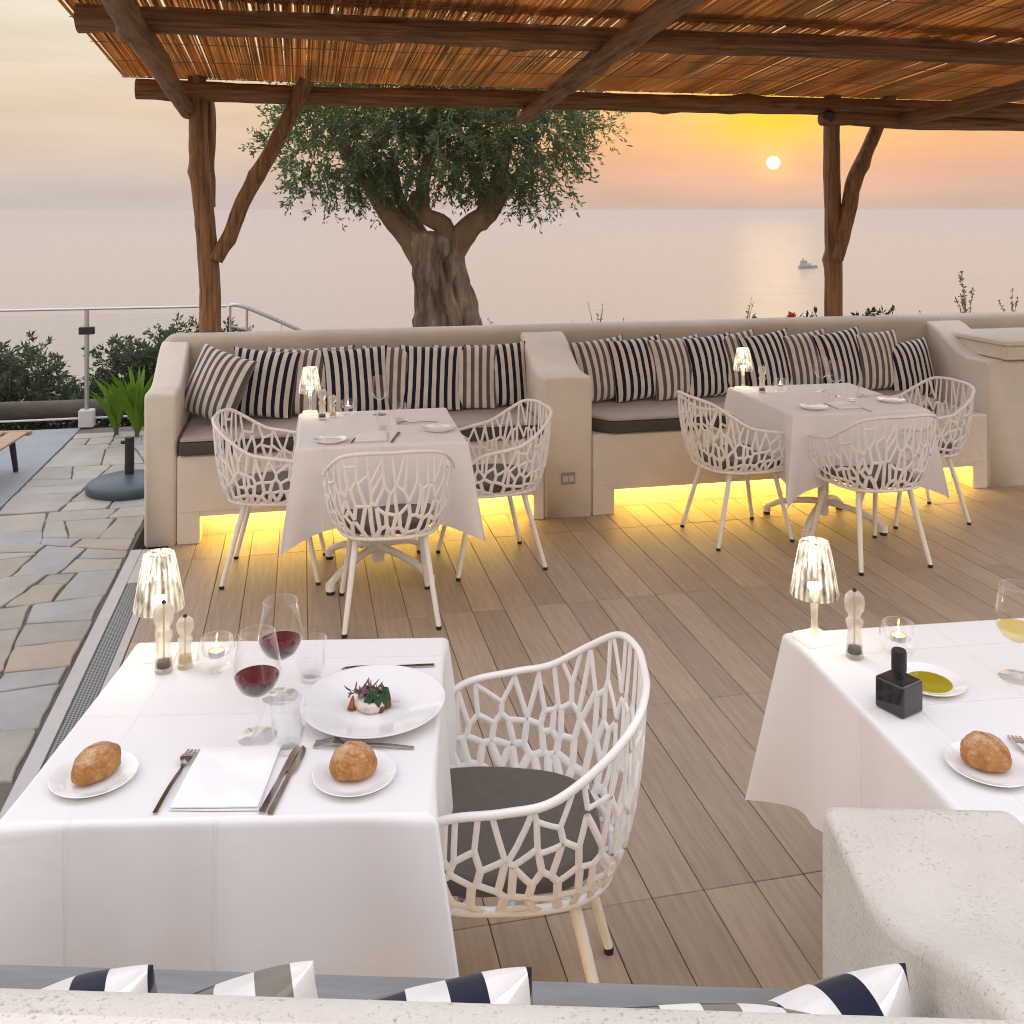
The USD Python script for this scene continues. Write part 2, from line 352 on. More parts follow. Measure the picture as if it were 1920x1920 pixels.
M['bench_pad'] = simple('grey_bench_fabric', (.42, .39, .36), .95, .05, 30.0, .3, 300.0, sheen=.1)
M['bench_side'] = simple('dark_bench_fabric', (.075, .068, .062), .95, .1, 30.0, .3, 300.0)
M['near_pad'] = simple('blue_grey_bench_fabric', (.25, .255, .26), .95, .13, 6.0, .4, 90.0, (1, 9, 1))
M['linen'] = cloth_material()
M['napkin'] = simple('napkin_linen', (.84, .84, .86), .9, .02, 8.0, .3, 22.0, dist=.004)
M['porcelain'] = simple('porcelain', (.82, .83, .84), .12, .0, coat=.3)
M['cutlery'] = simple('cutlery_steel', (.50, .45, .42), .16, .1, metallic=1.0)
M['glass'] = thin_glass('clear_glass', edge=1.85)
M['pane'] = thin_glass('railing_glass', (.97, .985, .98), 1.25, 0.0, .008)
M['wine'] = simple('red_wine', (.045, .003, .006), .06, .1)
M['white_wine'] = mat('white_wine', {'t': ('transparent_bsdf', {'color': (.96, .86, .5)}), 'g': ('glossy_bsdf', {'roughness': .02}), 'f': ('layer_weight', {'blend': .1}), 'm': ('mix_closure', {})}, [('f.facing', 'm.fac'), ('t.BSDF', 'm.closure1'), ('g.BSDF', 'm.closure2')], 'm.closure')
M['acrylic'] = mat('acrylic', {'g': ('glass_bsdf', {'IOR': 1.45, 'roughness': .02}), 't': ('translucent_bsdf', {'color': (.95, .92, .86)}), 'r': ('transparent_bsdf', {}), 'm': ('mix_closure', {'fac': .40}), 'q': ('mix_closure', {'fac': .40})},
                  [('g.BSDF', 'm.closure1'), ('t.BSDF', 'm.closure2'), ('m.closure', 'q.closure1'), ('r.BSDF', 'q.closure2')], 'q.closure')
M['pepper'] = simple('peppercorns', (.02, .016, .014), .7, .5, 150.0)
M['salt'] = simple('salt', (.62, .50, .28), .8, .3, 150.0)
M['led'] = emit('led_strip', (1.0, .62, .12), 12.0)
LAMP = .55


def shade_material():
    n = {'tc': ('texture_coordinate', {}), 's': ('separate_xyz', {}), 'at': ('math', {'math_type': 'arctan2'}), 'k': ('math', {'math_type': 'multiply', 'value2': 22.0}), 'sn': ('math', {'math_type': 'sine'}),
         'mr': ('map_range', {'from_min': -1.0, 'from_max': 1.0, 'to_min': .35, 'to_max': 1.0}), 'no': ('noise_texture', {'scale': 60.0, 'detail': 2.0}), 'mp': ('mapping', {'scale': (1, 1, .25)}),
         'zr': ('map_range', {'from_min': .12, 'from_max': .26, 'to_min': .55, 'to_max': 1.35, 'clamp': True}), 'nr': ('map_range', {'from_min': .35, 'from_max': .65, 'to_min': .15, 'to_max': 1.8, 'clamp': True}), 'm1': ('math', {'math_type': 'multiply'}), 'm2': ('math', {'math_type': 'multiply'}), 'm3': ('math', {'math_type': 'multiply', 'value2': LAMP}),
         'e': ('emission', {'color': (1.0, .83, .62)}), 'g': ('glossy_bsdf', {'roughness': .05}), 't': ('transparent_bsdf', {}), 'a': ('add_closure', {}), 'f': ('value', {'value': .15}), 'mx': ('mix_closure', {}), 'ae': ('mix_closure', {'fac': .6})}
    L = [('tc.object', 's.vector'), ('s.x', 'at.value1'), ('s.y', 'at.value2'), ('at.value', 'k.value1'), ('k.value', 'sn.value1'), ('sn.value', 'mr.value'), ('tc.object', 'mp.vector'), ('mp.vector', 'no.vector'), ('no.fac', 'nr.value'), ('s.z', 'zr.value'),
         ('mr.result', 'm1.value1'), ('nr.result', 'm1.value2'), ('m1.value', 'm2.value1'), ('zr.result', 'm2.value2'), ('m2.value', 'm3.value1'), ('m3.value', 'e.strength'), ('f.value', 'mx.fac'), ('t.BSDF', 'mx.closure1'), ('g.BSDF', 'mx.closure2'), ('mx.closure', 'ae.closure1'), ('e.emission', 'ae.closure2')]
    return mat('lit_crystal_shade', n, L, 'ae.closure')


M['shade'] = shade_material()
M['lamp_led'] = emit('lamp_led', (1.0, .80, .55), 18.0)
M['lamp_base'] = mat('lamp_base', {'p': ('principled_bsdf', {'base_color': (.9, .86, .8), 'roughness': .15, 'emission_color': (1.0, .8, .55), 'emission_strength': .12})})
M['flame'] = emit('flame', (1.0, .62, .22), 14.0)
M['wax'] = mat('wax', {'p': ('principled_bsdf', {'base_color': (.85, .62, .42), 'roughness': .5, 'emission_color': (1.0, .55, .25), 'emission_strength': .12})})
M['crust'] = None


def crust():
    n = {'tc': ('texture_coordinate', {}), 'no': ('noise_texture', {'scale': 34.0, 'detail': 6.0, 'roughness': .7, 'distortion': .6}), 'r': ('rgb_ramp', {'ramp': [(.25, (.30, .12, .035)), (.45, (.42, .19, .06)), (.62, (.52, .27, .10)), (.85, (.64, .40, .18))]}),
         'n3': ('noise_texture', {'scale': 55.0, 'detail': 5.0, 'roughness': .75}), 'ge': ('geometry', {}), 'sz': ('separate_xyz', {}), 'nz': ('math', {'math_type': 'multiply_add', 'value2': .22}), 'fl': ('map_range', {'from_min': .60, 'from_max': .85, 'to_min': 0.0, 'to_max': .60, 'clamp': True}), 'mx': ('mix_color', {'blend_type': 'mix', 'b': (.72, .62, .48)}),
         'n2': ('noise_texture', {'scale': 130.0, 'detail': 5.0, 'roughness': .7}), 'v': ('voronoi_texture', {'scale': 45.0, 'feature': 'distance_to_edge'}), 'ad': ('math', {'math_type': 'multiply_add', 'value2': .8}), 'bu': ('bump', {'strength': .9, 'distance': .006}), 'p': ('principled_bsdf', {'roughness': .7, 'specular_ior_level': .3})}
    return mat('bread_crust', n, [('tc.object', 'no.vector'), ('no.fac', 'r.fac'), ('r.color', 'mx.a'), ('tc.object', 'n3.vector'), ('ge.normal', 'sz.vector'), ('sz.z', 'nz.value1'), ('n3.fac', 'nz.value3'), ('nz.value', 'fl.value'), ('fl.result', 'mx.fac'), ('mx.result', 'p.base_color'), ('tc.object', 'n2.vector'), ('tc.object', 'v.vector'), ('n2.fac', 'ad.value1'), ('v.distance', 'ad.value3'), ('ad.value', 'bu.height'), ('bu.normal', 'p.normal')])


M['crust'] = crust()
for k, st in (('u', (.6, 13, 13)), ('v', (13, .6, 13)), ('z', (13, 13, .6))):
    M['wood_' + k] = simple('log_wood_' + k, (.05, .024, .010), .65, .0, 3.6, 1.0, 7.0, st, (.37, .19, .078), dist=.010)


def reed_material():
    n = {'g': ('geometry', {}), 'r': ('rgb_ramp', {'ramp': [(0, (.48, .24, .07)), (.35, (.74, .45, .14)), (.7, (.86, .58, .23)), (1, (.92, .74, .44))]}), 'd': ('principled_bsdf', {'roughness': .55}), 't': ('translucent_bsdf', {}), 'm': ('mix_closure', {'fac': .72}),
         'tc': ('texture_coordinate', {}), 'mp': ('mapping', {'scale': (3, .8, 3)}), 'no': ('noise_texture', {'scale': 2.0, 'detail': 3.0}), 'mr': ('map_range', {'from_min': .3, 'from_max': .7, 'to_min': .7, 'to_max': 1.25}), 'v': ('vector_math', {'math_type': 'scale'})}
    return mat('reed', n, [('g.random_per_island', 'r.fac'), ('r.color', 'v.vector1'), ('tc.object', 'mp.vector'), ('mp.vector', 'no.vector'), ('no.fac', 'mr.value'), ('mr.result', 'v.scale'), ('v.vector', 'd.base_color'), ('v.vector', 't.color'), ('d.BSDF', 'm.closure1'), ('t.BSDF', 'm.closure2')], 'm.closure')


M['reed'] = reed_material()


def leaf_material(name, cols, trans=.3):
    n = {'g': ('geometry', {}), 'r': ('rgb_ramp', {'ramp': [(i / (len(cols) - 1), c) for i, c in enumerate(cols)]}), 'd': ('principled_bsdf', {'roughness': .5}), 't': ('translucent_bsdf', {}), 'm': ('mix_closure', {'fac': trans})}
    return mat(name, n, [('g.random_per_island', 'r.fac'), ('r.color', 'd.base_color'), ('r.color', 't.color'), ('d.BSDF', 'm.closure1'), ('t.BSDF', 'm.closure2')], 'm.closure')


M['olive_leaf'] = leaf_material('olive_leaf', [(.11, .16, .07), (.21, .29, .11), (.30, .37, .19), (.46, .50, .36)], .5)
M['shrub_leaf'] = leaf_material('shrub_leaf', [(.05, .075, .035), (.13, .17, .075), (.25, .28, .17)], .4)
M['bright_leaf'] = leaf_material('bright_leaf', [(.16, .32, .02), (.32, .50, .05), (.50, .58, .13)], .5)
M['dark_leaf'] = leaf_material('planter_leaf', [(.03, .055, .012), (.07, .11, .025), (.13, .15, .04)])
M['dry_leaf'] = leaf_material('dry_leaf', [(.16, .11, .06), (.22, .17, .10), (.28, .22, .14)], .3)
M['dry_stem'] = simple('dry_stem', (.20, .15, .10), .8, .3)
M['green_stem'] = simple('green_stem', (.07, .08, .04), .8, .3)
M['red_petal'] = simple('red_petal', (.60, .13, .02), .6, .25, 60)
M['bark'] = simple('olive_bark', (.05, .036, .026), .9, .0, 6.0, 1.0, 14.0, (1.6, 1.6, .35), (.33, .26, .19), dist=.04)
M['limb'] = simple('olive_limb_bark', (.13, .085, .05), .85, .0, 6.0, .6, 20.0, (1, 1, .4), (.26, .18, .11), dist=.01)
M['soil'] = simple('dry_soil', (.16, .12, .085), .95, .3, 3.0, .6, 20.0, dist=.03)
M['boat'] = simple('grey_hull', (.16, .17, .19), .5, .05)
M['boat2'] = simple('pale_superstructure', (.26, .27, .29), .5, .05)
M['teak'] = simple('lounger_wood', (.36, .23, .16), .5, .2, 5.0, stretch=(1, 8, 8))
M['kerb'] = simple('timber_edge', (.07, .055, .045), .9, .3)
M['socket'] = simple('socket_plate', (.28, .25, .21), .4, .05)
M['label'] = simple('grey_label', (.45, .47, .48), .6, .1, 200.0)
M['oil'] = simple('olive_oil', (.33, .27, .012), .05, .1)

# ------------------------------------------------------------------ the terrace frame: u along the far bench, v towards the sea
ANG = 12.4
OX, OY = -1.7653, 5.3946
CA, SA = math.cos(math.radians(ANG)), math.sin(math.radians(ANG))


def W(u, v, z=0.0):
    return (OX + u * CA - v * SA, OY + u * SA + v * CA, z)


def UV(x, y):
    dx, dy = x - OX, y - OY
    return dx * CA + dy * SA, -dx * SA + dy * CA


def seen(u, v, z=0.0, m=60):
    x, y, z = W(u, v, z)
    if y < .3:
        return False
    px, py = 960 + 1803 * x / y, 395 + 1803 * (1.87 - z) / y
    return -m < px < 1920 + m and py < 1990


# terrace floor of wood-look tiles
fl = thing('terrace_floor', 'terrace floor of long brown wood-look tiles', 'floor', (OX, OY, 0), ANG, kind='structure')
obj('screed', bx(-.19, 9.0, -6.6, 3.3, -.20, -.008), M['grout'], fl)
rows = [(-4.145, -3.175), (-3.175, -2.205), (-2.205, -1.228), (-1.228, -.252), (-.252, .40)]
for a, b in rows:
    k = 0
    while True:
        u0 = -.155 + .1505 * (k - 0) - .0
        k += 1
        if u0 > 7.4:
            break
        g = .0015
        if any(seen(uu, vv) for uu in (u0, u0 + .15) for vv in (a, (a + b) / 2, b)):
            h = RNG.normal(0, .0006)
            obj('floor_tile', bx(u0 + g, u0 + .1505 - g, a + g, b - g, -.007, h, .0016), M['plank'], fl)

# irregular stone paving on the left, grey deck beyond
pv = thing('stone_paving', 'irregular grey and tan flagstone paving', 'paving', (OX, OY, 0), ANG, kind='structure')
obj('mortar_bed', bx(-1.28, -.346, -5.2, 3.25, -.2, -.011), M['mortar'], pv)
obj('mortar_bed', bx(-.355, .9, .96, 3.25, -.2, -.011), M['mortar'], pv)
region = union_all([sbox(-1.27, -3.6, -.36, 3.22), sbox(-.37, .97, .85, 3.22)])
g2 = np.random.default_rng(21)


def split(poly):
    x0, y0, x1, y1 = poly.bounds; w, h = x1 - x0, y1 - y0
    if poly.area < g2.uniform(.05, .19) and max(w, h) < .75:
        return [poly]
    c = poly.centroid; along = w > h * g2.uniform(.75, 1.3); t = g2.uniform(-.18, .18)
    a = (math.pi / 2 if along else 0) + g2.normal(0, .17); cx, cy = c.x + (t * w if along else 0), c.y + (0 if along else t * h)
    d = np.array([math.cos(a), math.sin(a)]) * 20; n = np.array([-d[1], d[0]]); o = np.array([cx, cy])
    half = Polygon([o - d, o + d, o + d + n, o - d + n])
    return [q for side in (poly.intersection(half), poly.difference(half)) for g in getattr(side, 'geoms', [side]) if g.area > 1e-4 for q in split(g)]


stones = []
for v in np.arange(-3.6, 3.0, 1.1):
    stones += split(sbox(-1.27, v, -.36, min(v + 1.1, 3.22)))
stones += split(sbox(-.37, .97, .85, 3.22))
for c in stones:
    if True:
        if c.area < .006 or not seen(c.centroid.x, c.centroid.y, m=150):
            continue
        c = c.buffer(-.017).buffer(.0135, join_style=1, quad_segs=2).simplify(.005)
        if c.is_empty or c.geom_type != 'Polygon' or c.area < .004:
            continue
        P = np.array(c.exterior.coords)[:-1]
        # a slightly wandering edge
        P = np.vstack([np.linspace(P[k], P[(k + 1) % len(P)], max(2, int(np.linalg.norm(P[(k + 1) % len(P)] - P[k]) / .07) + 1))[:-1] for k in range(len(P))])
        P = P + g2.normal(0, .0035, P.shape)
        if not Polygon(P).is_valid:
            continue
        kind = g2.choice(['blue', 'tan', 'ochre', 'brown'], p=[.27, .34, .14, .25])
        obj('flagstone', loft(P, -.03, g2.normal(0, .002), .004, 1, top_only=True), M['stone_' + kind], pv)
dk = obj('pool_deck', bx(-9, -1.285, -3, 3.25, -.2, -.004), M['deck'], thing('grey_pool_deck', 'smooth blue-grey deck left of the stone paving', 'deck', (OX, OY, 0), ANG, kind='structure'))

# drain channel between paving and terrace
dr = thing('drain_channel', 'long perforated metal drain grate between stone paving and wood-look tiles', 'drain', (OX, OY, 0), ANG)
hol = mat('perforated_steel', {'tc': ('texture_coordinate', {}), 'v': ('voronoi_texture', {'scale': 75.0, 'randomness': 0.0, 'dimensions': '2D'}), 'r': ('rgb_ramp', {'ramp': [(.30, (.012, .012, .013)), (.42, (.22, .23, .24))]}), 'p': ('principled_bsdf', {'roughness': .4, 'metallic': .6})}, [('tc.object', 'v.vector'), ('v.distance', 'r.fac'), ('r.color', 'p.base_color')])
obj('grate', bx(-.283, -.198, -4.2, -.52, -.05, -.002), hol, dr)
obj('edge_strip', bx(-.345, -.286, -4.2, -.03, -.05, .003, .002), M['strip'], dr)
obj('edge_strip', bx(-.195, -.158, -4.2, -.03, -.05, .003, .002), M['strip'], dr)
obj('end_plate', bx(-.2855, -.1955, -.518, -.03, -.05, .001, .002), M['strip'], dr)


# ------------------------------------------------------------------ built-in benches
def arm_outline(D=.72, f=.854, t=1.055):
    """(v, z) outline of a bench end wall with its S-shaped top"""
    P = [(0, 0), (0, f - .03), (.012, f - .008), (.035, f)]
    s = np.linspace(0, 1, 14); e = s * s * (3 - 2 * s)
    P += [(.20 + (D - .20) * a, f + (t - f) * b) for a, b in zip(s, e)]
    P += [(D, 0)]
    return P


def rounded_wall(u0, u1, v0, v1, h, r):
    import manifold3d
    parts = []
    s = manifold3d.Manifold.sphere(r, 24)
    for u in (u0 + r, u1 - r):
        for v in (v0 + r, v1 - r):
            parts += [s.translate((u, v, h - r)), manifold3d.Manifold.cylinder(.01, r, r, 24).translate((u, v, 0))]
    m = manifold3d.Manifold.batch_hull(parts).to_mesh()
    return tm(m.vert_properties[:, :3], m.tri_verts)


def seat_run(parent, u0, u1, r0, r1, m, D=.66, z=.497, rec=.172):
    """masonry seat between u0 and u1 with a lit recess from r0 to r1 along the floor"""
    obj('seat_base', bx(u0, u1, 0, D, rec, z, .010), m, parent)
    obj('seat_plinth', bx(u0, r0, .003, .3, 0, rec + .012, .004), m, parent)
    obj('seat_plinth', bx(r1, u1, .003, .3, 0, rec + .012, .004), m, parent)
    obj('recess_back', bx(r0, r1, .15, .3, 0, rec + .01), m, parent)
    obj('recess_lip', bx(r0, r1, .004, .022, rec - .020, rec + .006), m, parent)  # lip added to screen the led strip from reflections
    led = obj('led_strip', bx(r0 + .03, r1 - .03, .085, .10, rec - .016, rec - .004), M['led'], parent)
    return led


bn = thing('far_bench', 'long plastered built-in bench with curved end walls facing the two far tables, lit from below', 'bench', (OX, OY, 0), ANG)
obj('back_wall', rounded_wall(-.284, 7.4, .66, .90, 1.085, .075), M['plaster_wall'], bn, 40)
obj('end_wall', loft_x(arm_outline(), -.284, -.111, .022), M['plaster'], bn, 35)
obj('end_wall', loft_x(arm_outline(), 2.008, 2.314, .022), M['plaster'], bn, 35)
obj('end_wall', loft_x(arm_outline(), 5.10, 5.40, .022), M['plaster'], bn, 35)
seat_run(bn, -.109, 2.006, .013, 1.942, M['plaster'])
seat_run(bn, 2.316, 5.098, 2.455, 4.985, M['plaster'])
sk = obj('power_socket', bx(2.112, 2.20, -.012, .001, .205, .275, .004), M['socket'], bn)
obj('socket_insert', bx(2.122, 2.152, -.015, -.0115, .222, .258), M['strip'], sk)
obj('socket_insert', bx(2.158, 2.190, -.015, -.0115, .222, .258), M['strip'], sk)
ct = thing('serving_counter', 'thick white topped counter slab built over the right end of the far bench', 'counter', (OX, OY, 0), ANG)
obj('counter_top', bx(5.20, 7.2, -.05, .62, .955, .99, .008), M['plaster'], ct)
obj('counter_body', bx(5.215, 7.18, -.035, .655, .86, .954, .006), M['plaster'], ct)
obj('counter_support', bx(5.402, 7.15, .01, .64, 0, .859, .01), M['plaster'], ct)


def pad(u0, u1, v0, v1, z0, z1, ch=0.0):
    P = [(u0 + ch * .8, v0), (u1 - ch * .8, v0), (u1, v0 + ch), (u1, v1), (u0, v1), (u0, v0 + ch)] if ch else [(u0, v0), (u1, v0), (u1, v1), (u0, v1)]
    P = np.array(Polygon(P).buffer(-.02).buffer(.02, quad_segs=3).exterior.coords)[:-1]
    return loft(P, z0, z1, .018, 3)


for u0, u1, ch, lab in ((-.10, 1.995, .0, 'grey top and dark sided seat cushion along the left half of the far bench'), (2.322, 4.78, .13, 'grey topped seat cushion with cut corners on the right half of the far bench')):
    t = thing('bench_cushion', lab, 'seat cushion', W(0, 0), ANG)
    obj('cushion_side', pad(u0, u1, -.025, .655, .499, .575, ch), M['bench_side'], t, 40)
    obj('cushion_top', pad(u0 + .006, u1 - .006, -.018, .652, .5755, .597, ch), M['bench_pad'], t, 40)


# pillows
def pillow(size=.42, T=.075, seed=0, n=26):
    g = np.sin(np.linspace(-1, 1, n) * math.pi / 2); X, Y = np.meshgrid(g, g, indexing='ij')
    e = np.clip((1 - X ** 2) * (1 - Y ** 2), 0, 1) ** (.42 if n < 30 else .47)
    k = 1 - .055 * (1 - np.abs(Y) ** 3); k2 = 1 - .055 * (1 - np.abs(X) ** 3)
    V, UVs, F = [], [], []
    for s in (1, -1):
        z = s * e * T * (1 + .25 * (meshkit.fbm(np.stack([X * 1.7 + seed, Y * 1.7, X * 0 + s * 3], -1), 2, seed) - .5))
        base = len(V) * 0 + (0 if s == 1 else n * n)
        V.append(np.stack([X * k * size / 2, Y * k2 * size / 2, z], -1).reshape(-1, 3)); UVs.append(np.stack([(X + 1) / 2, (Y + 1) / 2], -1).reshape(-1, 2))
        for i in range(n - 1):
            for j in range(n - 1):
                q = [base + i * n + j, base + (i + 1) * n + j, base + (i + 1) * n + j + 1, base + i * n + j + 1]
                if s < 0:
                    q = q[::-1]
                F += [(q[0], q[1], q[2]), (q[0], q[2], q[3])]
    return np.vstack(V), np.array(F), np.vstack(UVs)


NAVY, WHITE, TAUPE = (.012, .014, .034), (.66, .64, .62), (.115, .105, .098)
M['navy_stripe'] = striped('navy_stripe', NAVY, WHITE, 8)
M['grey_stripe'] = striped('grey_stripe', TAUPE, WHITE, 8)
M['navy_check'] = striped('navy_check', NAVY, (.74, .72, .70), 4.6, (.16, .145, .12), .1)
M['taupe_check'] = striped('taupe_check', (.20, .18, .15), (.74, .72, .70), 4.6, (.014, .016, .035), .4)
M['piping'] = simple('seam_piping', (.34, .31, .27), .9, .2)


def put_pillow(loc, rz, lean, roll, m, label, group, size=.42, seed=0, T=.075, cat='pillow'):
    V, F, st = pillow(size, T, seed, 26 if size > .4 else 48)
    V[:, 0] *= 1.0 if size > .4 else 1.16
    R = trimesh.transformations.euler_matrix(math.radians(90 - lean), 0, 0, 'sxyz')[:3, :3]        # stands up, leaning back
    Q = trimesh.transformations.euler_matrix(0, 0, math.radians(roll))[:3, :3]
    V = V @ Q.T @ R.T
    V[:, 2] -= V[:, 2].min()
    V[:, 2] = np.where(V[:, 2] < .02, .02 - (.02 - V[:, 2]) * .3, V[:, 2])
    t = thing('striped_pillow', label, cat, loc, rz, group)
    obj('cover', (V, F), m, t, True, st)
    if size < .4:
        return t
    n = 26; ring = [i * n for i in range(n)] + [(n - 1) * n + j for j in range(1, n)] + [i * n + n - 1 for i in range(n - 2, -1, -1)] + [j for j in range(n - 2, 0, -1)]
    P = V[ring]; obj('piping', tube(np.vstack([P, P[:1]]), .0022, 5, False), M['piping'], t, True)
    return t


ordl = ['first', 'second', 'third', 'fourth', 'fifth', 'sixth', 'seventh', 'eighth', 'ninth', 'tenth']
left = [(.075, .36, -34, 20, 13, 'g'), (.335, .47, -12, 16, 5, 'n'), (.545, .50, -9, 14, 3, 'g'), (.70, .54, -5, 11, -2, 'g'), (.91, .47, 6, 13, -2, 'n'), (1.14, .52, -10, 14, 1, 'g'), (1.38, .47, -8, 15, 2, 'n'), (1.60, .47, -7, 14, 1, 'g'), (1.82, .50, 4, 12, -1, 'n')]
for k, (u, v, a, lean, roll, c) in enumerate(left):
    put_pillow(W(u, v, .588), ANG + a, lean, -roll, M['navy_stripe' if c == 'n' else 'grey_stripe'], f'{"navy" if c == "n" else "grey"} striped pillow, {ordl[k]} from the left, on the bench left of the pillar', 'pillows on the left half of the far bench', seed=k)
right = [(2.53, .50, 14, 12, -4, 'g'), (2.79, .49, 10, 12, -4, 'n'), (3.07, .49, 12, 12, -3, 'g'), (3.30, .50, 8, 12, -4, 'n'), (3.49, .53, 5, 11, -6, 'g'), (3.74, .48, 9, 13, -7, 'n'), (4.03, .50, 7, 12, -5, 'g'), (4.30, .48, 9, 13, -7, 'n'), (4.57, .49, 5, 12, -2, 'g'), (4.84, .49, 9, 12, -5, 'n')]
for k, (u, v, a, lean, roll, c) in enumerate(right):
    put_pillow(W(u, v, .588 if u < 4.6 else .505), ANG + a, lean, -roll, M['navy_stripe' if c == 'n' else 'grey_stripe'], f'{"navy" if c == "n" else "grey"} striped pillow, {ordl[k]} on the bench right of the pillar', 'pillows on the right half of the far bench', seed=20 + k)

# the near bench, same build, seen from behind its back wall
NA = 177.8
nb = thing('near_bench', 'rough plastered built-in bench along the bottom edge with a thick curved end wall at right', 'bench', (.519, 1.622, 0), NA)
obj('back_wall', rounded_wall(-.40, 3.4, .66, .90, 1.092, .06), M['rough_plaster'], nb, 40)
obj('end_wall', loft_x(arm_outline(f=.880, t=1.08), -.315, 0, .018), M['rough_plaster'], nb, 35)
seat_run(nb, .002, 3.2, .10, 3.1, M['plaster'])
t = thing('bench_cushion', 'blue-grey seat cushion on the near bench below the near left table', 'seat cushion', (.526, 1.617, 0), NA)
obj('cushion_body', pad(.03, 3.1, .035, .65, .499, .597, .05), M['near_pad'], t, 40)
for x, y, z, a, roll, m, lab in ((-.580, 1.10, .572, 16, 13, 'navy_check', 'leftmost navy and white pillow tip above the near wall'), (-.395, 1.12, .544, 20, 15, 'taupe_check', 'second pillow tip from the left above the near wall, taupe and white'),
                               (-.150, 1.11, .566, 16, 12, 'navy_check', 'third pillow tip from the left above the near wall, navy and white'), (.175, 1.08, .617, 2, 2, 'taupe_check', 'pillow of which only a thin taupe and white edge shows above the near wall'),
                               (.312, 1.13, .522, 22, 17, 'navy_check', 'navy and white pillow in the corner by the near curved end wall')):
    put_pillow((x, y, z), 180 + a, 12, -roll, M[m], lab, 'pillows on the near bench', size=.36, seed=int(x * 50) + 90, T=.115)


